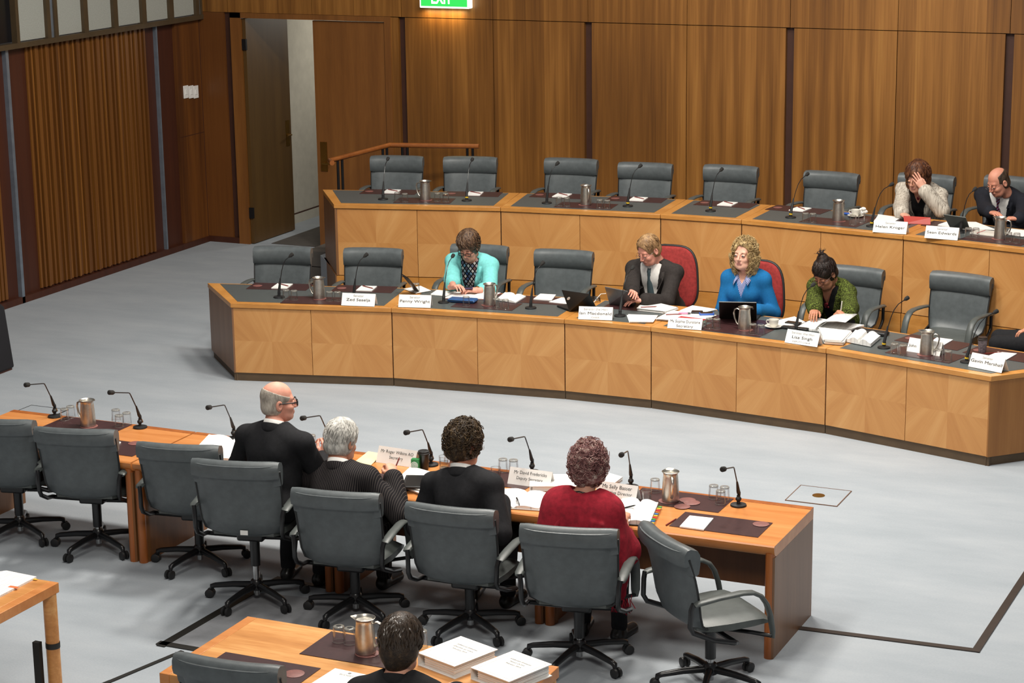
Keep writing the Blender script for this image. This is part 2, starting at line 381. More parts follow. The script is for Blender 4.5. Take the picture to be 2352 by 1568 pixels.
# floor fittings
p0, p1, p2, p3 = at(1838.7, 1115.1), at(1953.7, 1128.7), at(1922.9, 1163.4), at(1806.3, 1148.1)
t = thing('floor_hatch', 'square carpeted floor box lid with brass disc on the open carpet', 'floor hatch', ((p0+p2)/2), 0)
obj('lid', MB().box(-.195, .195, -.195, .195, 0, .004), M['carpet'], t)
M['rim'] = plain('brown_rim', '#6b4a35', .5)
fr = MB()
for a in ((-.2, .2, -.2, -.194), (-.2, .2, .194, .2), (-.2, -.194, -.194, .194), (.194, .2, -.194, .194)): fr.box(a[0], a[1], a[2], a[3], 0, .006)
obj('rim', fr, M['rim'], t); obj('brass_disc', MB().lathe([(.047, .003), (.047, .007), (.04, .008)]), M['brass'], t)
p0 = at(72, 931); t = thing('floor_hatch', 'square floor box lid showing behind the far left table edge', 'floor hatch', (p0.x+.2, p0.y-.2, 0), 0)
obj('lid', MB().box(-.195, .195, -.195, .195, 0, .004), M['carpet'], t); obj('rim', fr, M['tape'], t)
def strip(name, label, pts, w_, m, cat='cable cover'):
    mb = MB()
    for (a, b) in zip(pts[:-1], pts[1:]):
        a = Vector((a[0], a[1], 0)); b = Vector((b[0], b[1], 0)); d = (b-a); d.normalize(); n = Vector((-d.y, d.x, 0))*w_/2
        a2, b2 = a-d*w_/2, b+d*w_/2
        mb.prism([(a2-n)[:2], (b2-n)[:2], (b2+n)[:2], (a2+n)[:2]], 0, .007+.001*len(mb.v)/8)
    return tag(obj(name, mb, m), label, cat)
M['brownstrip'] = plain('brown_cable_cover', '#2c211a', .5)
strip('cable_cover', 'dark brown cable strip turning a corner on the carpet right of the table', [(-3.62, 12.05), (-2.48, 12.105), (-2.45, 15.5)], .05, M['brownstrip'])
strip('tape_line', 'black taped edge of a grey carpet patch under the seated men', [at(375, 1481), at(572, 1366), at(640, 1330)], .06, M['tape'], 'tape')
strip('tape_line', 'black tape running toward the bottom table from the patch corner', [at(372, 1478), at(470, 1495)], .055, M['tape'], 'tape')
strip('tape_line', 'thin black tape strip running off the bottom edge of the photo', [at(415, 1498), at(250, 1567), at(150, 1608)], .03, M['tape'], 'tape')
strip('tape_line', 'black tape and cables on the carpet under the pinstriped man', [at(680, 1338), at(770, 1352)], .05, M['tape'], 'tape')
M['patch'] = plain('grey_carpet_patch', '#7f8185', .95)
pts = [at(385, 1480), at(590, 1362), at(1000, 1400), at(900, 1540)]
tag(obj('carpet_patch', MB().prism([p[:2] for p in pts], 0, .004), M['patch']), 'grey carpet patch edged with black tape under the chairs', 'carpet')
# black cloth-covered case at the left edge
p = at(35, 848)
t = thing('equipment_case', 'tall black box standing on the carpet at the left edge', 'case', (p.x, p.y, 0), 0)
c = MB(); c.loft([[(-.9, -.6, .02), (0, -.6, .02), (0, 0, .02), (-.9, 0, .02)], [(-.9, -.58, .60), (-.05, -.58, .60), (-.05, -.02, .60), (-.9, -.02, .60)], [(-.9, -.55, .65), (-.09, -.55, .65), (-.09, -.05, .65), (-.9, -.05, .65)]])
M['velvet'] = plain('black_cloth', '#0b0a10', .95); obj('cover', c, M['velvet'], t, bev=.02)
obj('base', MB().box(-.9, -.02, -.58, -.02, 0, .02), M['redwood'], t)

# ------------------------------------------------------------------ curved benches
def lerp2(a, b, t): return (a[0]+(b[0]-a[0])*t, a[1]+(b[1]-a[1])*t)
def bench(f0, f1, b0, b1, ztop, npan, z0, label, endL=False, endR=False):
    cx = (f0[0]+f1[0])/2; cy = (f0[1]+f1[1])/2
    t = thing('bench_desk', label, 'desk', (cx, cy, z0), 0, 'benches')
    L = lambda p: (p[0]-cx, p[1]-cy)
    f0, f1, b0, b1 = map(L, (f0, f1, b0, b1)); g = .002/math.dist(f0, f1)
    f0, f1 = lerp2(f0, f1, g), lerp2(f1, f0, g); b0, b1 = lerp2(b0, b1, g), lerp2(b1, b0, g)
    H = ztop-z0
    d = Vector((f1[0]-f0[0], f1[1]-f0[1])); ln = d.length; d.normalize(); n = Vector((-d.y, d.x))
    off = lambda p, a, b=0: (p[0]+n.x*a+d.x*b, p[1]+n.y*a+d.y*b)
    obj('tabletop', MB().prism([f0, f1, b1, b0], H-.042, H), M['trimwood'], t, bev=.003)
    ql = lambda u, v: lerp2(lerp2(f0, f1, u), lerp2(b0, b1, u), v)
    m = .085/ln
    obj('writing_surface', MB().prism([ql(m, .09), ql(1-m, .09), ql(1-m, .96), ql(m, .96)], H, H+.002), M['inlay'], t, 0)
    zb = .075 if z0 == 0 else 0
    for k in range(npan):
        a, b = lerp2(f0, f1, k/npan), lerp2(f0, f1, (k+1)/npan)
        e = .0025
        a, b = off(a, .012, e), off(b, .012, -e)
        pa = MB(); hh = H-.048-zb; w_ = math.dist(a, b)
        q = [a, b, off(b, .02), off(a, .02)]
        pa.prism(q, zb+.002, H-.047)
        me_o = obj('front_panel', pa, M['burst'], t, 0)
        uvl = me_o.data.uv_layers.new(name='UVMap')
        zc = zb+hh*.5; mid = Vector(((a[0]+b[0])/2, (a[1]+b[1])/2))
        for lp in me_o.data.loops:
            co = me_o.data.vertices[lp.vertex_index].co
            uvl.data[lp.index].uv = ((Vector((co.x, co.y))-mid).dot(d), co.z-zc)
    if z0 == 0:
        obj('plinth', MB().prism([off(f0, .02), off(f1, .02), off(f1, .06), off(f0, .06)], 0, zb), M['plinth'], t, 0)
    obj('carcass', MB().prism([off(f0, .035), off(f1, .035), off(f1, .06), off(f0, .06)], zb, H-.042), M['reveal'], t, 0)
    for flag, f, b, s in ((endL, f0, b0, 1), (endR, f1, b1, -1)):
        if not flag: continue
        e = Vector((b[0]-f[0], b[1]-f[1])).normalized(); nn = Vector((e.y, -e.x))*s
        q = [f, b, (b[0]+nn.x*.03, b[1]+nn.y*.03), (f[0]+nn.x*.03, f[1]+nn.y*.03)]
        q = [(x+nn.x*.008, y+nn.y*.008) for x, y in q]
        obj('end_panel', MB().prism(q, zb, H-.045), M['endwood' if s > 0 else 'endwood2'], t, 0)
        q = [(x+nn.x*.02, y+nn.y*.02) for x, y in q]
        obj('end_plinth', MB().prism(q, 0, zb+.001), M['plinth'] if z0 == 0 else M['endwood'], t, 0)
    return t
HD = .7274
FF = [(-10.14, 15.986), (-8.681, 16.344), (-7.066, 16.5), (-6.262, 16.5), (-4.659, 16.299), (-3.225, 15.893)]
FB = [(-10.815, 16.664), (-8.822, 17.17), (-7.106, 17.34), (-6.21, 17.34), (-4.492, 17.123), (-2.535, 16.6)]
nm = ['left end', 'turquoise woman and the laptop', 'man with the tablet', 'blue jumper and green jacket women', 'right end']
fl = ['front bench section at the left end with an empty pair of chairs', 'front bench section where the woman in turquoise sits', 'narrow front bench section at the man in the red chair',
      'front bench section before the women in blue and green', 'front bench section at the right end with the coffee cup']
bl = ['raised back bench section at the left end beside the door', 'raised back bench section second from the left', 'narrow raised back bench section with one empty chair',
      'raised back bench section where the woman in stripes sits', 'raised back bench section at the right edge with the bald man']
for k in range(5):
    bench(FF[k], FF[k+1], FB[k], FB[k+1], HD, 1 if k == 2 else 2, 0, fl[k], k == 0, k == 4)
    bench(BF[k], BF[k+1], BB[k], BB[k+1], 1.24, 1 if k == 2 else 2, DZ, bl[k], k == 0, k == 4)
w = MB()
for k in range(5):
    a, b = BF[k], BF[k+1]
    n_ = 1 if k == 2 else 2
    for j in range(n_):
        p, q = lerp2(a, b, j/n_+.002), lerp2(a, b, (j+1)/n_-.002)
        w.prism([(p[0], p[1]+.01), (q[0], q[1]+.01), (q[0], q[1]+.05), (p[0], p[1]+.05)], 0, DZ-.006)
struct('trim_12', w, M['trimwood'])
w = MB(); w.prism([(-10.35, 18.31), (-10.33, 18.33), (-10.88, 19.07), (-10.9, 19.05)], 0, DZ); struct('trim_13', w, M['endwood'])

# ------------------------------------------------------------------ witness tables
TT = .72
def witness(x0, x1, label, endL, endR):
    t = thing('witness_table', label, 'table', ((x0+x1)/2, 11.9, 0), 0, 'witness tables')
    h = (x1-x0)/2-.002; D0, D1 = -.40, .40
    top = MB(); top.M = Matrix.Rotation(PI/2, 4, 'Z') @ Matrix.Rotation(PI/2, 4, 'X')
    # rounded front nosing: profile in (y,z) extruded along x
    prof = [(D0, TT), (D0-.008, TT-.008), (D0-.008, TT-.02)] + [(D0-.008+.055*(1-math.cos(a)), TT-.02-.055*math.sin(a)) for a in np.linspace(0, PI/2, 7)] + [(D1, TT-.075), (D1+.005, TT-.02), (D1+.005, TT)]
    tb = MB(); tb.loft([[(-h, y, z) for y, z in prof], [(h, y, z) for y, z in prof]]); obj('tabletop', tb, M['table'], t, 30)
    l = MB(); l.box(-h, h, D1-.05, D1+.002, TT, TT+.0015); obj('cable_flap', l, M['table_v'], t, 0)
    for s, en in ((-1, endL), (1, endR)):
        xo = s*h; xi = s*(h-.05)
        e = MB(); r = .04
        pf = [(xo, D1), (xo, D0+.01), (xo-s*.01, D0)] + [(xo-s*(.01+.02*(1-math.cos(a))), D0-.0) for a in (0,)] + [(xi, D0+.02), (xi-s*.015, D0+.05), (xi-s*.015, D0+.075), (xi, D0+.085), (xi, D1)]
        e.prism(pf, 0, TT-.076); obj('end_panel', e, M['endwood'] if en else M['endin'], t, 30)
        c = MB(); c.M = Matrix.Translation((s*(h-.032), D0+.022, 0)); c.lathe([(.03, 0), (.03, TT-.05)], 20)
        obj('rounded_post', c, M['table_v'], t)
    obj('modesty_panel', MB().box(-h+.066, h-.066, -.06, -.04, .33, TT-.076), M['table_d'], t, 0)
    return t
witness(-9.74, -8.145, 'orange timber witness table at the far left with two empty chairs', True, False)
witness(-8.135, -6.60, 'orange timber witness table where the bald man sits', False, False)
witness(-6.595, -5.085, 'orange timber witness table between the pinstriped and dark haired men', False, False)
witness(-5.08, -3.572, 'orange timber witness table at the right end before the woman in red', False, True)
# oak tables in the foreground
def oaktable(x0, x1, y0, y1, label):
    t = thing('oak_table', label, 'table', ((x0+x1)/2, (y0+y1)/2, 0), 0, 'oak tables')
    hx, hy = (x1-x0)/2, (y1-y0)/2
    obj('tabletop', MB().box(-hx+.06, hx-.06, -hy, hy, TT-.06, TT), M['oak'], t, bev=.003)
    
    for q in (-1, 1): e = MB(); e.box(min(q*hx, q*(hx-.0595)), max(q*hx, q*(hx-.0595)), -hy, hy, TT-.06, TT); obj('end_rail', e, M['table'], t, bev=.003)
    for sx in (-1, 1):
        for sy in (-1, 1):
            l = MB(); cx, cy = sx*(hx-.041), sy*(hy-.041)
            sq = [(cx+.04*math.cos(a), cy+.04*math.sin(a)) for a in np.linspace(0, 2*PI, 24, endpoint=False)]
            l.loft([[(x, y, 0) for x, y in sq], [(x, y, TT-.06) for x, y in sq]]); obj('leg', l, M['oak'], t)
    return t
oaktable(-5.885, -4.03, 8.445, 9.31, 'oak table in the foreground with the two white binders')
t = oaktable(-9.0, -7.175, 8.45, 9.355, 'oak table at the lower left corner with loose papers')
s = MB(); s.M = Matrix.Translation((.913-.041, .4525-.041, 0)); s.lathe([(.0415, .33), (.0425, .335), (.0425, .36), (.0415, .365)], 24, False, False)
obj('cable_strap', s, M['tape'], t); obj('cable_duct', MB().box(.79, .835, .33, .36, 0, .38), M['tape'], t)
# ------------------------------------------------------------------ chairs (face +y, origin on the floor under the column)
BPROF = [(-.12, .43), (-.18, .44), (-.228, .475), (-.25, .54), (-.262, .62), (-.276, .70), (-.292, .77), (-.314, .84), (-.335, .90), (-.35, .945)]
BW = [.17, .225, .255, .270, .276, .279, .281, .284, .287, .288]
def back_shell(th0, th1, i0, i1, grow=0.):
    mb = MB(); rings = []
    n = 13
    for i in range(i0, i1+1):
        y, z = BPROF[i]; w = BW[i]+grow
        a = BPROF[max(i-1, 0)]; b = BPROF[min(i+1, len(BPROF)-1)]
        t = Vector((b[0]-a[0], b[1]-a[1])).normalized(); nn = Vector((t.y, -t.x))       # towards the sitter (+y)
        ring = []
        cv = lambda s: .035*abs(s)**2.2
        for k in range(n):
            s = -1+2*k/(n-1); f = th1*(1-abs(s)**8)
            ring.append((s*w, y+nn.x*f+cv(s), z+nn.y*f))
        for k in range(n):
            s = 1-2*k/(n-1); f = -th0*(1-abs(s)**6)
            ring.append((s*w, y+nn.x*f+cv(s), z+nn.y*f))
        rings.append(ring)
    return mb.loft(rings)
def make_chair(label):
    t = thing('office_chair', label, 'chair', (0, 0, 0), 0, 'grey leather swivel chairs')
    obj('backrest', back_shell(.022, .022, 0, 9), M['leather'], t, 60)
    # padded head roll over the top of the back
    mb = MB(); rings = []
    for s in np.linspace(-1, 1, 15):
        w = .289*s; cv = .035*abs(s)**2.2; e = 1-.10*abs(s)**12
        prof = [(-.265, .785), (-.246, .797), (-.236, .86), (-.238, .92), (-.256, .950), (-.305, .966), (-.328, .960), (-.347, .93), (-.349, .885), (-.338, .853), (-.322, .856), (-.31, .86), (-.29, .79)]
        cy, cz = -.315, .9
        rings.append([(w, cv+-.02+cy+(y-cy)*e, cz+(z-cz)*e) for y, z in prof])
    mb.loft(rings); obj('headrest', mb, M['leather'], t, 50)
    for s in (-1, 1):
        pp = MB(); pp.tube([(s*(BW[i]+.002), BPROF[i][0]+.035, BPROF[i][1]) for i in range(1, 9)], .007, 6); obj('piping', pp, M['blackplastic'], t)
    # seat cushion
    mb = MB(); rings = []
    for y, zt, zb, w in ((-.20, .475, .43, .20), (-.14, .482, .425, .235), (0, .485, .42, .255), (.14, .488, .425, .26), (.2, .485, .43, .26), (.245, .465, .43, .255), (.255, .447, .44, .25)):
        up = [(w*s, y, zt-.012*abs(s)**4+(0 if abs(s) < .99 else -.012)) for s in np.linspace(-1, 1, 11)]
        dn = [(w*s, y, zb) for s in np.linspace(1, -1, 11)]
        rings.append((up+dn)[::-1])
    mb.loft(rings); obj('seat', mb, M['leather_s'], t, 45)
    for s in (-1, 1):
        x = s*.305
        path = [(x, -.275, .63), (x, -.25, .638), (x, -.12, .652), (x, .03, .658), (x, .10, .65), (x, .155, .62), (x, .19, .57), (x, .215, .5), (x*.99, .235, .40), (x*.98, .24, .355)]
        a = MB(); a.tube(path, [.010, .013, .0135, .0135, .0135, .0135, .0135, .013, .012, .008], 14, 2.35, (1, 0, 0))
        obj('armrest', a, M['leather_s'], t, 60)
        f = MB(); f.tube([(s*.30, -.275, .64), (s*.292, -.287, .60), (s*.289, -.292, .5), (s*.286, -.27, .46), (s*.30, -.14, .40), (s*.315, -.02, .37), (s*.30, .005, .36), (s*.06, .0, .355)], .0155, 8)
        f.tube([(s*.30, .232, .365), (s*.22, .15, .372), (s*.1, .04, .37)], .012, 6)
        obj('side_frame', f, M['black'], t, 60)
    c = MB(); c.box(-.09, .09, -.10, .12, .35, .42); obj('tilt_mechanism', c, M['black'], t, bev=.015)
    c = MB(); c.lathe([(.032, .16), (.033, .36)], 16); obj('column', c, M['black'], t)
    c = MB(); c.lathe([(.02, .04), (.02, .24)], 14); obj('gas_lift', c, M['chrome'], t)
    hub = MB(); hub.lathe([(.03, .075), (.042, .08), (.042, .13), (.034, .145)], 18); obj('hub', hub, M['black'], t)
    for k in range(5):
        a = PI/2+2*PI*k/5+.3; d = Vector((math.cos(a), math.sin(a), 0))
        l = MB(); l.tube([d*.03+Vector((0, 0, .108)), d*.16+Vector((0, 0, .102)), d*.285+Vector((0, 0, .086)), d*.31+Vector((0, 0, .078)), d*.315+Vector((0, 0, .055))], [.024, .021, .018, .018, .013], 8)
        lo = obj('base_leg', l, M['black'], t, 60)
        w = MB(); q = Vector((-d.y, d.x, 0)); cc = d*.325+Vector((0, 0, .03))
        for s in (-1, 1):
            w.tube([cc+q*s*.006, cc+q*s*.009, cc+q*s*.024, cc+q*s*.027], [.024, .03, .03, .024], 14)
        obj('caster', w, M['blackplastic'], lo, 40)
    return t
def make_red(label):
    t = thing('office_chair', label, 'chair', (0, 0, 0), 0, 'red fabric chairs')
    mb = MB(); rim = []
    def outline(g):
        pts = []
        for a in np.linspace(0, 2*PI, 40, endpoint=False):
            cx = abs(math.cos(a))**.55*math.copysign(1, math.cos(a)); sz = abs(math.sin(a))**.62*math.copysign(1, math.sin(a))
            pts.append((cx*(.255+g)*(1-.10*sz), .80+sz*(.285+g)))
        return pts
    Y = lambda z: -.22-.12*(z-.5)
    rings = [[(x*.9, Y(z)+.035, .8+(z-.8)*.93) for x, z in outline(0)], [(x, Y(z)+.02, z) for x, z in outline(0)], [(x, Y(z)-.02, z) for x, z in outline(0)], [(x*.9, Y(z)-.05, .8+(z-.8)*.93) for x, z in outline(0)]]
    mb.loft([r[::-1] for r in rings]); obj('backrest', mb, M['redfab'], t, 60)
    e = MB(); o = outline(.004); e.tube([(x, Y(z), z) for x, z in o+o[:1]], .013, 8); obj('edge_trim', e, M['blackplastic'], t)
    s = MB(); s.loft([[(-.24, y, zb), (.24, y, zb), (.26, y, (zb+zt)/2), (.23, y, zt), (-.23, y, zt), (-.26, y, (zb+zt)/2)] for y, zb, zt in ((-.2, .44, .47), (-.15, .43, .49), (.2, .43, .49), (.26, .445, .47))]); obj('seat', s, M['redfab'], t, 50)
    c = MB(); c.lathe([(.03, .07), (.03, .43)], 14); c.box(-.03, .03, -.27, -.05, .40, .43); c.box(-.03, .03, -.275, -.245, .40, .7); obj('column', c, M['black'], t)
    for k in range(5):
        a = PI/2+2*PI*k/5; d = Vector((math.cos(a), math.sin(a), 0))
        l = MB(); l.tube([d*.03+Vector((0, 0, .10)), d*.29+Vector((0, 0, .08)), d*.3+Vector((0, 0, .05))], .018, 8); lo = obj('base_leg', l, M['black'], t, 60)
        w = MB(); q = Vector((-d.y, d.x, 0)); cc = d*.3+Vector((0, 0, .028)); w.tube([cc-q*.022, cc+q*.022], .028, 14); obj('caster', w, M['blackplastic'], lo, 40)
    return t
proto = None
CH = {}
def chair(key, x, y, z, rz, label):
    global proto
    if proto is None:
        proto = make_chair(label); proto.location = (x, y, z); proto.rotation_euler = (0, 0, rz); r = proto
    else: r = dup(proto, (x, y, z), rz, label)
    CH[key] = r; return r
def chair_top(key, pxl, pxr, py, zbase, rz, label, ztop=.965):
    # place a chair by where the middle of its top edge stands; rz is the facing
    p = at((pxl+pxr)/2, py, zbase+ztop); d = Vector((-math.sin(rz), math.cos(rz), 0))
    q = p + d*.31
    return chair(key, q.x, q.y, zbase, rz, label)
R = math.radians
LIFTED = ('backrest', 'headrest', 'piping', 'seat', 'armrest', 'side_frame', 'tilt_mechanism', 'column')
def chair_fit(key, hub, top, label, off=.37, ztop=.965, rz=None):
    # stand a chair on its floor point and raise its gas lift until the top edge meets the seen height
    h = at(*hub, 0); best = None
    for z in np.linspace(.80, 1.15, 141):
        q = at(*top, z); e = abs(math.dist(q[:2], h[:2])-off)
        if best is None or e < best[0]: best = (e, z, q)
    _, z, q = best; d = h-q; rf = math.atan2(-d.x, d.y)
    if rz is None: rz = rf
    else: rz = .6*R(rz)+.4*rf if abs(rz) < 25 else R(rz)
    if abs(rz) > .4: h = q+Vector((-math.sin(rz), math.cos(rz), 0))*off*.6+(h-q)*.4-Vector((.02, 0, 0)); z = z
    c = chair(key, h.x, h.y, 0, rz, label)
    for ch in c.children:
        if ch.name.split('.')[0] in LIFTED: ch.location.z = z-ztop
    return c
# witness side, facing the benches (+y)
for key, rz_, hub, top, lb in (('w2', 11, (228, 1259), (171, 988), 'empty grey swivel chair second from the left at the far left table'),
        ('w1', 11, (48, 1230), (-17, 966), 'grey swivel chair cut by the left edge at the far left table'),
        ('w3', 9, (461, 1296), (410, 1024), 'empty grey swivel chair behind the left table leg, half hidden by another chair'),
        ('w4', 8, (591, 1378), (547, 1063), 'grey swivel chair of the bald man, with small white asset sticker'),
        ('w5', 5, (818, 1409), (775, 1133), 'grey swivel chair of the man in the pinstripe suit'),
        ('w6', 4, (1081, 1447), (1025, 1168), 'grey swivel chair of the dark haired man'),
        ('w7', 8, (1331, 1520), (1314, 1216), 'grey swivel chair of the woman in the red shawl'),
        ('w8', -42, (1598, 1560), (1538, 1240), 'empty grey swivel chair turned aside at the right end of the tables')):
    c = chair_fit(key, hub, top, lb, rz=rz_)
c = CH['w2']
chair_top('n1', 408, 628, 1516, 0, R(4), 'grey swivel chair cut by the bottom edge at the foreground oak table')
st = MB(); st.box(.0, .05, -.266, -.262, .455, .485); o = obj('asset_sticker', st, M['white'], CH['w4'], 0); o.location.z = .085
# front bench, facing the witnesses (-y)
chair_top('f1', 588, 714, 566, 0, PI+R(14), 'empty grey chair at the left end of the front bench')
chair_top('f2', 798, 920, 570, 0, PI+R(14), 'empty grey chair second from the left at the front bench')
chair_top('f3', 1042, 1166, 562, 0, PI+R(6), 'grey chair behind the woman in turquoise')
chair_top('f4', 1238, 1357, 574, 0, PI+R(6), 'empty grey chair between the turquoise woman and the man with the tablet')
chair_top('f7', 1905, 2023, 612, 0, PI-R(7), 'grey chair behind the woman in the green jacket')
chair_top('f8', 2142, 2283, 628, 0, PI-R(12), 'empty grey chair at the right end of the front bench')
k9 = at(2290, 788, .60); chair('f9', k9.x+.45, k9.y+.06, 0, R(98), 'grey chair just outside the right edge under the person in black')
# back bench
for k, (a, b, y, ang, lb) in enumerate(((855, 971, 358, 14, 'leftmost empty grey chair at the back bench by the handrail'), (1023, 1140, 360, 14, 'second empty grey chair from the left at the back bench'),
        (1256, 1372, 364, 6, 'third empty grey chair from the left at the back bench'), (1426, 1543, 374, 6, 'fourth empty grey chair from the left at the back bench'),
        (1622, 1741, 380, 0, 'empty grey chair at the narrow middle of the back bench'), (1853, 1974, 395, -7, 'empty grey chair left of the woman in stripes at the back bench'),
        (2072, 2192, 400, -7, 'grey chair behind the woman in the striped jacket'), (2268, 2392, 406, -14, 'grey chair behind the bald man at the right edge'))):
    chair_top('b%d' % k, a, b, y, DZ, PI+R(ang), lb)
red = make_red('red fabric chair behind the man with the tablet'); p = at(1548, 566, 1.085); red.location = (p.x-.02, p.y-.27, 0); red.rotation_euler = (0, 0, PI)
CH['f5'] = red
p = at(1735, 600, 1.085); CH['f6'] = dup(red, (p.x, p.y-.25, 0), PI-R(3), 'red fabric chair mostly hidden behind the woman in blue')
# ------------------------------------------------------------------ things on the desks
ZB, ZF, ZW = 1.242, HD+.002, TT+.0005          # back bench, front bench, witness table tops
def seg_angle(p, row):
    pts = BF if row == 'b' else FF
    for a, b in zip(pts[:-1], pts[1:]):
        if p.x < b[0]+.06 or b is pts[-1]: return math.atan2(b[1]-a[1], b[0]-a[0])
    return 0
def spot(px, py, row):
    z = {'b': ZB, 'f': ZF, 'w': ZW}[row]; p = at(px, py, z)
    return p, (0 if row == 'w' else seg_angle(p, row))
# --- leather mats and coasters
def flat_thing(name, label, cat, p, rz, w, d, h, m, group=None, bev=0):
    mb = MB().box(-w/2, w/2, -d/2, d/2, 0, h); o = obj(name, mb, m, None, 0, bev)
    o.location = p; o.rotation_euler = (0, 0, rz); return tag(o, label, cat, group)
seats_b = ['leftmost back bench seat', 'second back bench seat from the left', 'third back bench seat from the left', 'fourth back bench seat from the left', 'narrow middle back bench seat', 'seat left of the woman in stripes']
pads = [(900, 441, 'b'), (1090, 446, 'b'), (1291, 450, 'b'), (1466, 458.5, 'b'), (1671, 469.5, 'b'), (1838, 482, 'b'), (648, 658.5, 'f'), (842, 664, 'f')]
padlab = seats_b+['leftmost front bench seat', 'second front bench seat from the left']
matpts = pads+[(2035, 507, 'b'), (2200, 520, 'b'), (1110, 681, 'f'), (1265, 691, 'f'), (1470, 706, 'f'), (1690, 738, 'f'), (1900, 753, 'f'), (2150, 787, 'f'), (2310, 815, 'f')]
matlab = padlab+['seat of the woman in stripes', 'seat of the bald man at right', 'seat of the woman in turquoise', 'empty front seat beside the black laptop', 'seat of the man with the tablet', 'seat of the woman in blue', 'seat of the woman in green', 'empty front seat at right end', 'far right front seat with the coffee cup']
PADPOS = {}
for (px, py, row), lb in zip(matpts, matlab):
    p, a = spot(px, py, row); n = Vector((-math.sin(a), math.cos(a), 0)); d = Vector((math.cos(a), math.sin(a), 0))
    flat_thing('desk_mat', 'maroon leather writing mat at the '+lb, 'desk mat', p+d*-.02, a, .58, .28, .003, M['mat'], 'seat mats')
    q = p-d*.24+n*.0+Vector((0, 0, .003))
    if row == 'b' and px > 1900 or row == 'f' and 1000 < px < 1950: continue
    c = obj('coaster', MB().lathe([(.044, 0), (.045, .002), (.042, .003)], 20), M['coaster']); c.location = q; c.rotation_euler = (0, 0, a)
    tag(c, 'leather coaster on the mat at the '+lb, 'coaster', 'coasters on seat mats')
for (px, py, row), lb in zip(pads, padlab):
    p, a = spot(px, py, row); z = Vector((0, 0, .003))
    flat_thing('notepad', 'white notepad under a pencil at the '+lb, 'notepad', p+z, a, .15, .20, .008, M['white'], 'notepads')
    pc = MB(); pc.tube([(-.06, .055, 0), (.055, -.04, 0), (.07, -.052, 0)], [.0045, .0045, .001], 6)
    o = obj('pencil', pc, M['redpencil']); o.location = p+Vector((0, .02, .016)); o.rotation_euler = (0, 0, a); tag(o, 'dark red pencil lying on the notepad at the '+lb, 'pencil', 'pencils')
# --- jugs
def make_jug(label):
    t = thing('water_jug', label, 'jug', (0, 0, 0), 0, 'steel water jugs')
    b = MB(); b.lathe([(.05, 0), (.056, .003), (.057, .012), (.056, .05), (.052, .12), (.0485, .165), (.047, .178), (.05, .188), (.058, .197), (.056, .198), (.048, .189), (.0455, .178), (.047, .16), (.05, .12), (.053, .02), (.0, .018)], 32, True, False)
    for i, v in enumerate(b.v):                   # pinch the lip into a spout on -x
        if v[2] > .18 and v[0] < 0:
            k = max(0, -v[0]/.058)**6*(v[2]-.18)/.018; b.v[i] = (v[0]-.022*k, v[1]*(1-.3*k), v[2]+.004*k)
    obj('body', b, M['steel'], t, 50)
    l = MB(); l.lathe([(.048, .180), (.046, .183), (.0, .186)], 24, False, False); l.v = [v for v in l.v]
    obj('lid', l, M['steel'], t, 40)
    h = MB(); h.tube([(.045, 0, .168), (.07, 0, .176), (.093, 0, .165), (.10, 0, .135), (.092, 0, .09), (.074, 0, .05), (.055, 0, .035)], .0065, 8, 1.5, (0, 1, 0)); obj('handle', h, M['steel'], t, 60)
    return t
J = None
jugs = [(977, 460, 'b', 180, 'steel jug on the back bench between the two leftmost seats'), (1346, 471, 'b', -50, 'steel jug on the back bench between the third and fourth seats'),
        (1925, 508, 'b', 75, 'steel jug on the back bench beside the white teacup'), (2297, 549, 'b', -8, 'steel jug on the back bench in front of the bald man'),
        (733, 686, 'f', 180, 'steel jug on the front bench between the two leftmost seats'), (1125, 701, 'f', 70, 'steel jug on the front bench before the woman in turquoise'),
        (1710, 757, 'f', 176, 'steel jug on the front bench before the woman in blue'), (2128, 815, 'f', 5, 'steel jug on the front bench hiding part of a nameplate'),
        (203, 979, 'w', 172, 'steel jug on the far left witness table'), (1540, 1151, 'w', -62, 'steel jug on the witness table right of the woman in red'), (840, 1500, 'w', 12, 'steel jug on the foreground oak table beside the dark haired person')]
jm = {0: (975, 461), 1: (1346, 472.5), 2: (1915, 510), 3: (2290, 551), 4: (725, 690), 5: (1118, 701), 6: (1690, 757), 7: (2127, 814), 8: (200, 978), 10: (830, 1493)}
for k, (px, py, row, ha, lb) in enumerate(jugs):
    p, a = spot(px, py, row); z = Vector((0, 0, .0061))
    if J is None: J = make_jug(lb); J.location = p+z; J.rotation_euler = (0, 0, R(ha)); J.scale = (.98,)*3
    else: dup(J, p+z, R(ha), lb, None, .98)
    c = obj('coaster', MB().lathe([(.062, 0), (.063, .002), (.06, .003)], 24), M['coaster']); c.location = p+Vector((.012*(-1)**k, -.006, .003))
    tag(c, 'coaster under the '+lb, 'coaster', 'coasters under jugs')
    if k in jm:
        p, a = spot(*jm[k], row)
        if k == 10: flat_thing('desk_mat', 'maroon leather mat under the jug on the foreground oak table', 'desk mat', p, 0, .55, .34, .003, M['mat'], 'jug mats')
        else: flat_thing('desk_mat', 'maroon mat under the '+lb, 'desk mat', p, a, .58, .30, .003, M['mat'], 'jug mats')
for x, y, w_, lb in ((-4.40, 12.12, .62, 'maroon jug mat with three loose coasters on the right witness table'), (-5.70, 12.1, .6, 'maroon mat under the glasses between the dark haired man and woman in red')):
    flat_thing('desk_mat', lb, 'desk mat', (x, y, ZW), 0, w_, .30, .003, M['mat'], 'jug mats')
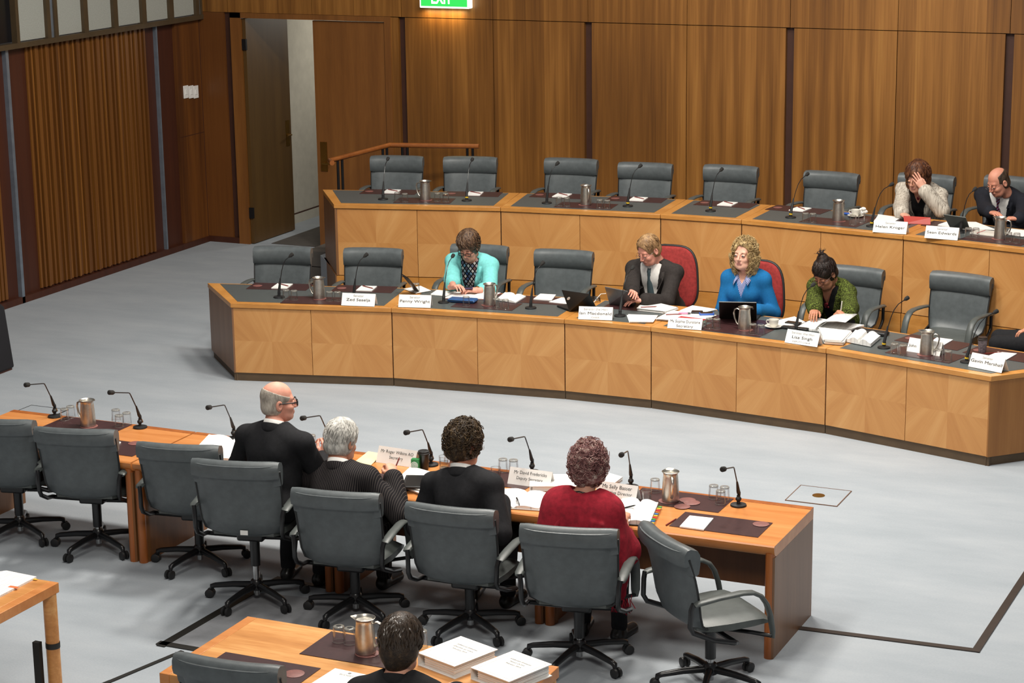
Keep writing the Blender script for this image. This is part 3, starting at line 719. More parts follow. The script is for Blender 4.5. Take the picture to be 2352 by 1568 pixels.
for x, lb in ((-4.0, 'maroon writing mat with a white notepad at the right end of the witness tables'), (-8.50, 'maroon writing mat on the far left table beside the table joint'), (-9.33, 'maroon writing mat at the left edge of the far left table'),
              (-6.38, 'maroon writing mat under the papers of the pinstriped man'), (-5.45, 'maroon writing mat under the open folder of the dark haired man')):
    flat_thing('desk_mat', lb, 'desk mat', (x, 11.76, ZW), 0, .57, .295, .003, M['mat'], 'witness seat mats')
for px, py, r, lb in ((1579, 1149, .052, 'uppermost of three overlapping coasters beside the right witness jug'), (1589, 1155, .052, 'rightmost of three overlapping coasters beside the right witness jug'), (1567, 1163.5, .05, 'nearest of three coasters beside the right witness jug'),
                      (1748, 1204, .05, 'coaster at the right end of the mat with the white notepad'), (311, 1018, .05, 'coaster at the right end of a mat beside the left table joint')):
    c = obj('coaster', MB().lathe([(r, 0), (r+.001, .002), (r-.002, .003)], 24), M['coaster']); c.location = at(px, py, ZW+.003)+Vector((0, 0, .0005*(px % 5))); tag(c, lb, 'coaster', 'loose coasters')
flat_thing('desk_mat', 'maroon writing mat on the foreground oak table behind the cut off chair', 'desk mat', at(592, 1540, ZW), R(0), .57, .30, .003, M['mat'], 'oak table mats')
c = obj('coaster', MB().lathe([(.052, 0), (.053, .002), (.05, .003)], 24), M['coaster']); c.location = at(676, 1547, ZW+.003); tag(c, 'coaster on the foreground mat behind the cut off chair', 'coaster')
# --- tumblers
def make_tumbler(label):
    t = thing('tumbler', label, 'glass', (0, 0, 0), 0, 'drinking glasses')
    g = MB(); g.lathe([(.0335, 0), (.0345, .002), (.0315, .078), (.029, .086), (.0, .087), (.0, .078), (.0285, .074), (.0325, .003)], 24, False, False); obj('bowl', g, M['glass'], t, 40)
    r = MB(); r.lathe([(.0335, .0), (.0348, .0015), (.0335, .003)], 24, False, False); obj('rim', r, M['glassrim'], t, 60)
    f = MB(); f.lathe([(.030, .0765), (.0305, .083), (.027, .0865), (.014, .0872)], 24, False, False); obj('foot', f, M['glassrim'], t, 60)
    return t
m, nt, b = newmat('glass_rim', .06, 0, .8); b.inputs['Base Color'].default_value = lin('#9a9890'); b.inputs['Alpha'].default_value = .55; M['glassrim'] = m
G = None
def tumblers(row, lst, where, upright=()):
    global G
    n = len(lst); od = {1: ['single'], 2: ['left', 'right'], 3: ['left', 'middle', 'right']}[n]
    for k, (px, py) in enumerate(lst):
        p, a = spot(px, py, row); lb = ('upturned clear tumbler ' if (row, k) not in upright else 'tumbler of water ')+('' if n == 1 else od[k]+' of %d ' % n)+where
        if G is None: G = make_tumbler(lb); G.location = p+Vector((0, 0, .0035))
        else: dup(G, p+Vector((0, 0, .0035)), 0, lb)
for a_ in (('b', [(913, 462), (930, 464)], 'left of the leftmost back bench jug'), ('b', [(1004.6, 462.5), (1024, 463.5)], 'right of the leftmost back bench jug'),
           ('b', [(1284, 473), (1302, 474)], 'left of the second back bench jug'), ('b', [(1377.5, 478.5), (1394.6, 479.6)], 'right of the second back bench jug'),
           ('b', [(1850, 510), (1867, 511)], 'left of the jug beside the teacup'), ('b', [(1959, 516), (1978.5, 511)], 'in front of the white teacup'),
           ('b', [(2224, 545), (2241, 546)], 'left of the jug before the bald man'), ('b', [(2316, 556), (2335, 558)], 'right of the jug before the bald man'),
           ('f', [(657.5, 687), (675.7, 688.4)], 'left of the leftmost front bench jug'), ('f', [(757, 691), (775.6, 691.4)], 'right of the leftmost front bench jug'),
           ('f', [(1140, 707.6), (1161, 710)], 'right of the jug before the turquoise woman'), ('f', [(956, 672)], 'behind the nameplate by the tilted tablet'), ('f', [(1071, 703)], 'in front of the blue pouch'),
           ('f', [(1629, 754), (1646, 755)], 'left of the jug before the blue jumper'), ('f', [(1729, 767), (1747.6, 769)], 'right of the jug before the blue jumper'),
           ('f', [(2054, 813), (2073.7, 816.6)], 'left of the right end front jug'), ('f', [(2156, 827), (2177, 830)], 'right of the right end front jug'),
           ('w', [(149, 965), (163, 959)], 'left of the far left witness jug'), ('w', [(267, 967), (274.5, 980), (292, 974)], 'right of the far left witness jug'),
           ('w', [(716, 1027)], 'behind the hand of the bald man'), ('w', [(1031, 1062)], 'left of the head of the dark haired man'),
           ('w', [(1155.5, 1083), (1179.6, 1085)], 'behind the nameplate of the dark haired man'), ('w', [(1504.5, 1130)], 'just left of the right witness jug'),
           ('w', [(1639, 1144.6), (1655, 1157), (1664, 1148)], 'between right witness jug and last microphone'), ('w', [(779, 1473.5), (804, 1478)], 'left of the foreground jug'), ('w', [(969, 1484)], 'right of the foreground dark haired head')):
    tumblers(*a_)
WG = None
M['water'] = glassmat('water', (.86, .9, .92))
for px, py, lb in ((1020, 1075, 'tumbler half full of water beside the black coffee cup'), (1139, 1102, 'tumbler half full of water right of the dark haired man'), (1485, 1155, 'tumbler half full of water right of the last nameplate')):
    t = thing('tumbler', lb, 'glass', at(px, py, ZW), 0, 'glasses of water')
    g = MB(); g.lathe([(.0, .0), (.029, 0), (.031, .004), (.0345, .085), (.0335, .085), (.0295, .012), (.0, .01)], 24, False, False); obj('bowl', g, M['glass'], t, 40)
    r = MB(); r.lathe([(.0338, .083), (.0348, .085), (.0338, .087)], 24, False, False); obj('rim', r, M['glassrim'], t, 60)
    f = MB(); f.lathe([(.029, .001), (.0315, .006), (.0, .011)], 24, False, False); obj('foot', f, M['glassrim'], t, 60)
    w = MB(); w.lathe([(.0, .0135), (.0292, .0135), (.031, .048), (.0, .048)], 24, False, False); obj('water', w, M['water'], t, 30)
# --- microphones
def mic(base, head, row, label, h=None, yel=False):
    p, a = spot(*base, row); wit = row == 'w'
    h = h or (.335 if wit else .375)
    q = at(head[0], head[1], p.z+h); v = q-p; v.z = 0; rch = min(max(v.length, .12), .42); d = v.normalized()
    t = thing('microphone', label, 'microphone', p, 0, 'gooseneck microphones')
    P = lambda f, z: d*(f*rch)+Vector((0, 0, z))
    b = MB(); b.lathe([(.05, 0), (.052, .004), (.05, .011), (.03, .015), (.012, .017)], 26); obj('base', b, M['blackplastic'], t, 40)
    s = MB()
    if wit:
        s.tube([P(0, .015), P(0, .07)], .011, 10); s.ell((0, 0, .045), (.019, .019, .017)); obj('swivel', s, M['blackplastic'], t)
        s = MB(); s.tube([P(-.04, .062), P(-.01, .085), P(.02, .1), P(.1, .17)], [.008, .013, .012, .006], 10); obj('stem', s, M['blackplastic'], t)
        n = [P(.1, .165), P(.26, .262), P(.295, .28), P(.34, .287), P(.80, .325)]
        pl = MB(); pl.tube([P(-.05, .06), P(-.09, .035)], .007, 8); obj('plug', pl, M['brass'], t)
    else:
        s.tube([P(0, .015), P(.02, .05)], .014, 10); obj('swivel', s, M['blackplastic'], t)
        if yel:
            y_ = MB(); y_.tube([P(.0, .03), P(.005, .042)], .0165, 10); obj('yellow_ring', y_, M['yellow'], t)
        s = MB(); s.tube([P(.0, .045), P(.07, .10), P(.16, .18)], [.013, .012, .006], 10); obj('stem', s, M['blackplastic'], t)
        n = [P(.16, .17), P(.28, .245), P(.42, .305), P(.6, .345), P(.85, .368)]
    g = MB(); g.tube(n, .0036 if not wit else .0042, 6); obj('gooseneck', g, M['black'], t)
    e = n[-1]; dd = (n[-1]-n[-2]).normalized(); L = .062 if wit else .05
    c = MB(); c.tube([e, e+dd*.012, e+dd*.022, e+dd*L, e+dd*(L+.006)], [.006, .011, .0165, .0175, .010], 12); obj('foam_head', c, M['foam'], t)
    return t
whoB = ['the leftmost back bench seat', 'the second back bench seat', 'the third back bench seat', 'the fourth back bench seat', 'the narrow middle back bench seat', 'the back bench seat left of the teacup', 'the woman in stripes', 'the bald man at right']
for k, (b_, h_) in enumerate((((880, 458), (891, 366)), ((1072, 461), (1085, 367)), ((1256, 467), (1279, 378)), ((1442, 474), (1470, 383)), ((1632, 485), (1657, 391)), ((1816, 500), (1856, 400)), ((2002, 520), (2048, 425)), ((2206, 534), (2238, 437)))):
    mic(b_, h_, 'b', 'black gooseneck microphone on the back bench before '+whoB[k], yel=k in (1, 3, 4, 5, 6))
whoF = ['the leftmost front bench seat', 'the nameplate second seat from left', 'the woman in turquoise', 'the empty chair beside her', 'the man with the tablet', 'the woman in green', 'the empty chair near the right end', 'the far right seat with coffee cup']
for k, (b_, h_) in enumerate((((641, 683), (651, 590)), ((813, 684), (827, 590)), ((1019, 695), (1041, 588)), ((1219, 708), (1245, 607)), ((1424, 726), (1454, 615)), ((1828, 764), (1868, 655)), ((2030, 799), (2084, 686)), ((2220, 832), (2290, 716)))):
    mic(b_, h_, 'f', 'black gooseneck microphone on the front bench before '+whoF[k], yel=k > 5)
whoW = ['left of the far left jug', 'right of the far left jug', 'left of the bald man', 'between bald and white haired men', 'behind the black coffee cup', 'between the dark haired man and woman in red', 'right of the woman in red', 'nearest the right table end']
for k, (b_, h_) in enumerate((((126, 957), (56, 886)), ((322, 982), (250, 903)), ((537, 1008), (473, 939)), ((757, 1034), (690, 963)), ((990, 1068), (924, 999)), ((1222, 1085), (1168, 1012)), ((1449, 1119), (1424, 1050)), ((1696, 1161), (1658, 1080)))):
    mic(b_, h_, 'w', 'black gooseneck microphone on the witness table '+whoW[k])
# --- nameplates: folded white cards with printed names
def plate(bl, br, row, lines, label, hgt=.105):
    z = {'b': ZB, 'f': ZF, 'w': ZW}[row]+(.0035 if row != 'w' else .0005)
    a, b = at(*bl, z), at(*br, z); mid = (a+b)/2; v = b-a; L = v.length; rz = math.atan2(v.y, v.x)
    t = thing('nameplate', label, 'nameplate', mid, rz, 'nameplates')
    d = .05; hl = L/2; th = .0015
    c = MB()
    c.loft([[(-hl, 0, 0), (-hl, d, hgt), (-hl, 2*d, 0), (-hl, 2*d-th*2, 0), (-hl, d, hgt-th*3), (-hl, th*2, 0)], [(hl, 0, 0), (hl, d, hgt), (hl, 2*d, 0), (hl, 2*d-th*2, 0), (hl, d, hgt-th*3), (hl, th*2, 0)]]); obj('card', c, M['white'], t, 0)
    tilt = PI/2-math.atan2(d, hgt)
    for txt, sz, f, m, bold, sx in lines:
        y = d*f; zz = hgt*f
        text_mesh('lettering', txt, sz, M[m], t, (0, y-.0022, zz+.001), (tilt, 0, 0), bold, sx)
    return t
def sen(n, top='Senator', bot=None):
    r = [(top, .026, .80, 'inkgrey', 0, 1.2), (n, .034, .48, 'ink', 0, 1.45)]
    if bot: r.append((bot, .02, .17, 'inkgrey', 0, 1.2))
    return r
plate((2004, 532.5), (2081, 538), 'b', sen('Helen Kroger'), 'white nameplate in front of the woman in stripes')
plate((2123, 546), (2199, 552), 'b', sen('Sean Edwards'), 'white nameplate in front of the bald man at right')
plate((783.6, 701), (860, 704), 'f', sen('Zed Seselja'), 'leftmost white nameplate on the front bench')
plate((914.7, 705), (988.8, 707), 'f', sen('Penny Wright'), 'white nameplate in front of the woman in turquoise')
plate((1328, 733), (1406, 735.5), 'f', sen('Ian Macdonald', 'Senator the Hon', 'CHAIR'), 'white nameplate in front of the man with the tablet')
plate((1532.6, 753), (1610.7, 758), 'f', [('Ms Sophie Dunstone', .034, .66, 'ink', 0, .92), ('Secretary', .032, .25, 'ink', 0, 1.2)], 'white nameplate in front of the woman in blue', .085)
plate((1802, 786), (1876.7, 797), 'f', sen('Lisa Singh', 'Senator the Hon', 'DEPUTY CHAIR'), 'white nameplate in front of the woman in green')
plate((2082, 806), (2158, 818), 'f', [('Senator', .026, .80, 'inkgrey', 0, 1.2), ('John                 er', .034, .45, 'ink', 0, 1.1)], 'white nameplate half hidden behind the jug at the right end')
plate((2223.7, 841), (2300, 856.6), 'f', sen('Gavin Marshall'), 'rightmost white nameplate on the front bench')
plate((863, 1061), (951, 1074), 'w', [('Mr Roger Wilkins AO', .030, .72, 'ink', 0, .95), ('Secretary', .028, .40, 'ink', 0, 1.)], 'white nameplate in front of the pinstriped man')
plate((1165, 1111), (1262, 1124), 'w', [('Mr David Fredericks', .030, .74, 'ink', 0, .95), ('Deputy Secretary', .028, .42, 'ink', 0, .95)], 'white nameplate in front of the dark haired man')
plate((1366, 1144), (1459, 1157), 'w', [('Ms Sally Basser', .034, .76, 'ink', 0, 1.), ('Executive Director', .030, .44, 'ink', 0, .95)], 'white nameplate in front of the woman in the red shawl')
# --- paper, folders and books
def sheet(pxs, z, h, m, name, label, cat, group=None, dog=0):
    ps = [at(x, y, z) for x, y in pxs]; c = sum(ps, Vector())/len(ps)
    mb = MB().prism([(p.x-c.x, p.y-c.y) for p in ps], 0, h); o = obj(name, mb, m, None, 0); o.location = (c.x, c.y, z)
    return tag(o, label, cat, group)
def stack(pxs, z, n, label, name='paper_stack', spread=.008, h=.004):
    ps = [at(x, y, z) for x, y in pxs]; c = sum(ps, Vector())/len(ps); random.seed(int(pxs[0][0]))
    mb = MB()
    for k in range(n):
        a = random.uniform(-.05, .05) if k else 0; dx, dy = random.uniform(-spread, spread), random.uniform(-spread, spread)
        mb.prism([((p.x-c.x)*math.cos(a)-(p.y-c.y)*math.sin(a)+dx, (p.x-c.x)*math.sin(a)+(p.y-c.y)*math.cos(a)+dy) for p in ps], k*h, (k+1)*h-.0008)
    o = obj(name, mb, M['white'], None, 0); o.location = (c.x, c.y, z); return tag(o, label, 'papers')
zf, zb, zw = ZF+.0035, ZB+.0035, ZW+.0035
def openbook(pxs, z, label, thick=.02, name='open_binder', cover=None, cat='binder', lines=True):
    # pxs: bl, br, tr, tl of the open spread
    ps = [at(x, y, z) for x, y in pxs]; c = sum(ps, Vector())/4
    t = thing(name, label, cat, (c.x, c.y, z)); q = [p-c for p in ps]
    P = lambda u, v: (q[0].lerp(q[1], u)).lerp(q[3].lerp(q[2], u), v)
    if cover:
        obj('cover', MB().prism([P(-.02, -.02)[:2], P(1.02, -.02)[:2], P(1.02, 1.02)[:2], P(-.02, 1.02)[:2]], 0, .003), M[cover], t, 0)
    for s, nm in ((0, 'left_pages'), (1, 'right_pages')):
        mb = MB(); rows = []
        for v in (0, 1):
            r = []
            for k in range(9):
                u = k/8*.5; hgt = thick*(.55+.45*math.sin(PI*min(1, (.5-u)*2.4)) if s == 0 else .55+.45*math.sin(PI*min(1, (.5-u)*2.4)))
                uu = u if s == 0 else 1-u
                p = P(uu, v); r.append((p.x, p.y, .003+hgt*(1 if k < 8 else .25)))
            rows.append(r)
        top0, top1 = rows; bot0 = [(p[0], p[1], .003) for p in top0]; bot1 = [(p[0], p[1], .003) for p in top1]
        if s == 0: mb.loft([bot0+top0[::-1], bot1+top1[::-1]])
        else: mb.loft([bot1+top1[::-1], bot0+top0[::-1]])
        obj(nm, mb, M['page'], t, 30)
    return t
m, nt, b = newmat('printed_page', .7, 0, .3)
o_ = tc(nt); s_ = nt.nodes.new('ShaderNodeSeparateXYZ'); nt.links.new(o_, s_.inputs[0])
ln = math_(nt, 'GREATER_THAN', math_(nt, 'FRACT', math_(nt, 'MULTIPLY', s_.outputs[1], 70)), .6)
wd_ = math_(nt, 'GREATER_THAN', noise(nt, mapping(nt, o_, (60, 8, 1)), 1, 2), .52)
nt.links.new(ramp(nt, math_(nt, 'MULTIPLY', ln, wd_), ((0, '#e9e8e5'), (1, '#c9c9c9'))), b.inputs['Base Color']); M['page'] = m
# front bench papers
openbook([(1020, 686), (1116, 688), (1150, 674), (1050, 672)], zf, 'open white folder with red edge under the hands of the woman in turquoise', .012, cover='redpencil')
openbook([(1140, 690), (1185, 697), (1208, 683), (1160, 674)], zf, 'open white booklet right of the jug before the woman in turquoise', .02, 'open_booklet', cat='booklet')
stack([(990, 677), (1025, 680), (1048, 670), (1004, 667)], zf, 2, 'loose white papers left of the turquoise woman folder', 'loose_papers')
stack([(928, 664), (956, 674), (987, 669), (965, 658)], zf, 2, 'white papers beneath the tilted dark tablet', 'loose_papers')
o = sheet([(1225, 688), (1267, 691), (1277, 678), (1241, 676)], zf, .008, M['white'], 'notepad', 'white notepad left of its pair before the empty front chair', 'notepad')
o = sheet([(1261, 694), (1305, 699), (1318, 686), (1290, 684)], zf, .005, M['white'], 'notepad', 'white notepad partly behind the black laptop', 'notepad')
stack([(1465, 713), (1525, 720), (1556, 711), (1515, 701), (1480, 699)], zf, 6, 'thick pile of white papers before the man with the tablet', spread=.012)
stack([(1446, 741), (1500, 741), (1509, 726), (1440, 724)], zf, 3, 'white papers at the bench edge right of the chairman nameplate', 'loose_papers')
stack([(1508, 735), (1600, 742), (1640, 726), (1540, 716)], zf, 4, 'spread of white papers before the woman in blue', spread=.02)
stack([(1562, 716), (1600, 722), (1646, 712), (1590, 704)], zf, 3, 'white papers behind the black phone', 'loose_papers')
p = at(1585, 738, zf+.018); t = thing('folder_stack', 'white folder stack with red and green edges behind the secretary nameplate', 'folders', (p.x, p.y, zf+.017), R(-8))
for k, (mm, nm_) in enumerate((('white', 'white_folder'), ('greenfold', 'green_folder'), ('white', 'white_folder'), ('redfold', 'red_folder'))):
    if mm not in M: M[mm] = plain(mm, {'greenfold': '#3f9a4a', 'redfold': '#b3262a'}[mm], .5)
    obj(nm_, MB().box(-.12, .12, -.06, .06, k*.006, k*.006+.005), M[mm], t, 0)
pc = MB(); pc.tube([(-.07, 0, 0), (.06, .02, 0), (.075, .023, 0)], [.0045, .0045, .001], 6)
for px, py, zz, lb, mm in ((1490, 705, zf+.03, 'red pencil on the pile before the man with the tablet', 'redpencil'), (1548, 722, zf+.022, 'red pencil left of the pink highlighter', 'redpencil'), (1560, 738, zf+.048, 'black pen on the white folders behind the secretary nameplate', 'black')):
    o = obj('pencil' if mm != 'black' else 'pen', pc, M[mm]); o.location = at(px, py, zz); o.rotation_euler = (0, 0, .4); tag(o, lb, 'pencil' if mm != 'black' else 'pen')
M['pink'] = plain('pink_plastic', '#ef7fa4', .4); M['blueplastic'] = plain('blue_plastic', '#2a55a8', .35)
p = at(1572, 721, zf+.022); t = thing('highlighter', 'pink highlighter lying on the papers before the woman in blue', 'highlighter', p, R(15))
h = MB(); h.tube([(-.05, 0, .008), (.03, 0, .008)], .008, 10); obj('barrel', h, M['pink'], t); h = MB(); h.tube([(.03, 0, .008), (.055, 0, .008)], [.009, .007], 10); obj('cap', h, M['black'], t)
def device(px, py, z, rz, w, d, h, m, name, label, cat, screen=None):
    p = at(px, py, z); t = thing(name, label, cat, p, rz)
    obj('body', MB().box(-w/2, w/2, -d/2, d/2, 0, h), M[m], t, bev=h*.3)
    obj('screen', MB().box(-w*.42, w*.42, -d*.42, d*.42, h, h+.0006), M[screen or 'void'], t, 0); return t
device(1601, 719, zf+.013, R(15), .10, .075, .018, 'blackplastic', 'phone', 'black phone in its case on papers before the woman in blue', 'phone')
device(1623, 723, zf+.013, R(25), .13, .07, .02, 'blueplastic', 'card_wallet', 'blue calculator beside the black phone', 'calculator')
# laptops and tablets given by the four seen corners of their lids
def lid(cs, z0, hgt, label, name, cat, m, rowang, thick=.01, kb=.22, mark=None, kbm='blackplastic', low=0.):
    # cs: tl, tr, br, bl pixel corners of the back of the raised lid
    tl, tr = at(*cs[0], z0+hgt), at(*cs[1], z0+hgt); br, bl = at(*cs[2], z0+low), at(*cs[3], z0+low)
    c = (br+bl)/2; t = thing(name, label, cat, (c.x, c.y, z0)); o = Vector((c.x, c.y, z0))
    q = [p-o for p in (bl, br, tr, tl)]; n = (q[1]-q[0]).cross(q[3]-q[0]).normalized()
    if n.y > 0: n = -n
    mb = MB(); mb.loft([[p-n*thick for p in q], q] if True else []); s = obj('screen_lid', mb, M[m], t, 0, .002)
    x = (q[1]-q[0]).normalized(); y = Vector((-x.y, x.x, 0)); 
    if kb:
        k = MB(); k.prism([q[0][:2], q[1][:2], (q[1]+y*kb)[:2], (q[0]+y*kb)[:2]], 0, .014); obj('keyboard', k, M[kbm], t, 0, .003)
    dp = [q[0].lerp(q[1], a).lerp(q[3].lerp(q[2], a), b) - n*(thick+.001) for a, b in ((.05, .07), (.95, .07), (.95, .93), (.05, .93))]
    d = MB(); d.add([tuple(p) for p in dp], [(0, 1, 2, 3)]); obj('display', d, M['void'], t, 0)
    if mark:
        cen = (q[0]+q[1]+q[2]+q[3])/4 + n*.0015; yy = ((q[3]+q[2])-(q[0]+q[1])).normalized()
        xx = x; zz = xx.cross(yy).normalized(); rot = Matrix((xx, zz.cross(xx), zz)).transposed().to_euler()
        for kind, arg, mm, off in mark:
            if kind == 'text': text_mesh('lettering', arg, .03, M[mm], t, cen+x*off[0]+yy*off[1], rot, .0008, 1.2)
            else:
                e = MB(); e.M = Matrix.Translation(cen+x*off[0]+yy*off[1]) @ rot.to_matrix().to_4x4(); e.lathe([(arg, 0), (arg*.9, .001)], 16); obj('emblem', e, M[mm], t, 0)
    return t
M['goldink'] = plain('gold_print', '#b98a3c', .4); M['silver'] = plain('silver_shell', '#9b9b9d', .35, .7); M['tabletgrey'] = plain('grey_shell', '#6d706c', .4, .3); M['laptop'] = plain('black_laptop_shell', '#17130f', .35)
lid([(1291, 665.6), (1355, 675), (1370, 706), (1309, 715)], zf, .19, 'black laptop with gold lettering and white apple sticker, lid to us', 'laptop', 'laptop', 'laptop', 0, mark=[('text', 'TOSHIBA', 'goldink', (.03, .0)), ('disc', .016, 'white', (-.10, .05))])
lid([(1389, 659), (1441, 669), (1455, 702), (1400, 699)], zf, .17, 'silver tablet propped up before the man in the red chair', 'tablet_computer', 'tablet', 'silver', 0, .009, .10, mark=[('disc', .014, 'void', (0, 0))])
lid([(1651, 694), (1737.6, 695.5), (1738, 736), (1652, 731)], zf, .20, 'black laptop open before the woman in blue', 'laptop', 'laptop', 'laptop', 0, mark=[('disc', .010, 'silver', (.13, .06))])
lid([(921, 629), (938, 640), (963, 671), (952, 668)], zf, .19, 'dark tablet seen edge on left of the woman in turquoise', 'tablet_computer', 'tablet', 'laptop', 0, .008, 0)
lid([(2166.5, 492.8), (2218, 500), (2228, 527.5), (2183, 525)], zb, .15, 'grey tablet propped up before the bald man', 'tablet_computer', 'tablet', 'tabletgrey', 0, .009, .06)
M['orangecase'] = plain('orange_red_case', '#a8240f', .5)
lid([(2074.6, 495), (2137.6, 499), (2137.6, 515.5), (2077, 513)], zb, .06, 'tablet in an orange red case before the woman in stripes', 'tablet_computer', 'tablet', 'orangecase', 0, .012, 0)
c = MB(); c.tube([at(x, y, zf+.01+dz) for x, y, dz in ((1392, 674, .05), (1380, 675, .05), (1372, 684, .02), (1364, 694, 0))], .003, 6); tag(obj('charging_cable', c, M['white']), 'thin white charging cable between laptop and silver tablet', 'cable')
p = at(1368, 692, zf); c = MB()
c.tube([(p.x+.045*math.cos(k*.55)*(1-.004*k), p.y+.03*math.sin(k*.55), zf+.006+.0012*k) for k in range(34)], .004, 6); tag(obj('power_cord', c, M['black']), 'small coil of black power cord behind the black laptop', 'cable')
M['bluepouch'] = plain('blue_leather', '#1f4f86', .4)
p = at(1063, 693, zf); t = thing('pouch', 'blue leather pouch lying before the woman in turquoise', 'pouch', p, R(6))
c = MB(); c.loft([[(-.12, -.05, .0), (.12, -.05, 0), (.12, .05, 0), (-.12, .05, 0)], [(-.135, -.06, .018), (.135, -.06, .018), (.135, .06, .018), (-.135, .06, .018)], [(-.12, -.05, .034), (.12, -.05, .034), (.12, .05, .034), (-.12, .05, .034)]]); obj('pouch_body', c, M['bluepouch'], t, 0, .008)
c = MB(); c.tube([(-.12, -.058, .02), (.12, -.058, .02)], .003, 6); obj('zip', c, M['black'], t)
def cup_saucer(px, py, z, label):
    t = thing('teacup', label, 'cup', at(px, py, z))
    s = MB(); s.lathe([(.03, 0), (.045, .004), (.076, .014), (.077, .017), (.045, .008), (.0, .007)], 28, True, False); obj('saucer', s, M['china'], t, 60)
    c = MB(); c.lathe([(.026, .008), (.03, .014), (.041, .045), (.043, .072), (.0405, .072), (.038, .045), (.024, .016), (0, .015)], 26, True, False); obj('bowl', c, M['china'], t, 60)
    h = MB(); h.tube([(-.04, 0, .06), (-.058, 0, .062), (-.066, 0, .048), (-.058, 0, .032), (-.037, 0, .028)], .0045, 8); obj('handle', h, M['china'], t, 60); return t
M['china'] = plain('white_china', '#dedad0', .25)
cup_saucer(1777, 752, zf, 'white teacup on a saucer right of the blue jumper jug')
cup_saucer(1965, 498, zb, 'white teacup on a saucer beside crumpled tissues')
t = thing('tissue', 'crumpled white tissue behind the white teacup on the back bench', 'tissue', at(1982, 497, zb)); c = MB(); random.seed(3)
for k in range(5): c.ell((random.uniform(-.02, .02), random.uniform(-.015, .015), .02+.018*k*.8), (random.uniform(.015, .03), random.uniform(.012, .02), random.uniform(.014, .022)), 7, 5)
obj('paper', c, M['white'], t, 20)
device(1948, 492, zb, R(-8), .09, .05, .014, 'blueplastic', 'phone', 'dark blue phone behind the jug next to the teacup', 'phone', 'blueplastic')
stack([(1780, 740), (1800, 752), (1852, 742), (1825, 729)], zf, 3, 'white papers behind the teacup before the green jacket', 'loose_papers')
device(1822, 742, zf+.012, R(-8), .13, .07, .01, 'blackplastic', 'phone', 'black phone on papers left of the green jacket hand', 'phone')
device(1826, 756, zf, R(-6), .24, .06, .02, 'blackplastic', 'tablet_case', 'black folded case behind the deputy nameplate', 'case', 'blackplastic')
# document being leafed through by the woman in green: pile plus one lifted page
t = thing('document', 'white document with a lifted curling page under the green jacket hands', 'document', at(1905, 752, zf))
b0 = at(1905, 752, zf)
def rel(px, py, z): return tuple(at(px, py, z)-b0)
c = MB(); c.prism([rel(1830, 755, zf)[:2], rel(1925, 768, zf)[:2], rel(1985, 750, zf)[:2], rel(1872, 733, zf)[:2]], 0, .016); obj('pages', c, M['page'], t, 0)
rows = []
A, B = Vector(rel(1872, 757, zf+.018)), Vector(rel(1900, 738, zf+.018)); 
for k in range(10):
    u = k/9; hgt = .018+.085*math.sin(PI*min(1, u*1.05)*.62); s = .34*u
    rows.append([tuple(A+Vector((s*.75-.05*math.sin(u*PI), .02*u, hgt-.018))), tuple(B+Vector((s*.75-.05*math.sin(u*PI), .03*u, hgt-.018)))])
c = MB().grid(rows); o = obj('lifted_page', c, M['page'], t, 60); o.modifiers.new('s', 'SOLIDIFY').thickness = .001
stack([(1893, 790), (1935, 793), (1955, 770), (1880, 762)], zf, 7, 'thick white paper block behind the deputy nameplate', h=.006)
openbook([(1945, 786), (2000, 797), (2022, 778), (1965, 765)], zf, 'thick open white book left of a yellow ringed microphone', .05, 'open_book', cat='book')
device(2000, 766, zf, R(-10), .30, .10, .03, 'blackplastic', 'tablet_case', 'long black case behind the thick open book', 'case', 'blackplastic')
def takeaway(px, py, z, label, m1, m2, hh=.115):
    t = thing('coffee_cup', label, 'cup', at(px, py, z)); c = MB(); c.lathe([(.029, 0), (.03, .003), (.039, hh-.012)], 26); obj('cup', c, M[m1], t, 40)
    l = MB(); l.lathe([(.0415, hh-.014), (.042, hh-.006), (.039, hh-.004), (.0375, hh+.008), (.034, hh+.01), (.0, hh+.006)], 26, True, False); obj('lid', l, M[m2], t, 40); return t
M['kraft'] = plain('patterned_cup', '#6e6266', .6, 0, .25, 60); M['browncup'] = plain('brown_lid', '#2b211b', .4)
takeaway(2256, 808, zf, 'grey patterned takeaway cup near the right end of the front bench', 'kraft', 'browncup')
o = obj('pencil', pc, M['redpencil']); o.location = at(2282, 811, zf+.006); o.rotation_euler = (0, 0, .5); tag(o, 'red pencil right of the patterned takeaway cup', 'pencil')
sheet([(2266, 820), (2310, 828), (2336, 813), (2292, 809)], zf, .006, M['white'], 'notepad', 'white notepad behind the rightmost front nameplate', 'notepad')
sheet([(2135, 788), (2165, 795), (2189, 781), (2152, 776)], zf, .006, M['white'], 'notepad', 'white notepad behind the right end jug', 'notepad')
# back bench papers
stack([(2008, 511), (2050, 513), (2068, 503), (2018, 495)], zb, 4, 'white papers before the woman in stripes')
stack([(2155, 518), (2215, 528), (2290, 530), (2240, 512), (2175, 511)], zb, 3, 'white papers around the grey tablet before the bald man')
stack([(2310, 540), (2352, 545), (2375, 533), (2320, 527)], zb, 3, 'white papers at the right edge before the bald man', 'loose_papers')
t = thing('book', 'cream notebook with red ribbon left of the bald man jug', 'book', at(2268, 537, zb), R(-14)); obj('pages', MB().box(-.13, .13, -.09, .09, 0, .016), M['china'], t, 0, .002); obj('ribbon', MB().box(-.06, -.052, -.1, .07, .0165, .018), M['redfold'], t, 0)
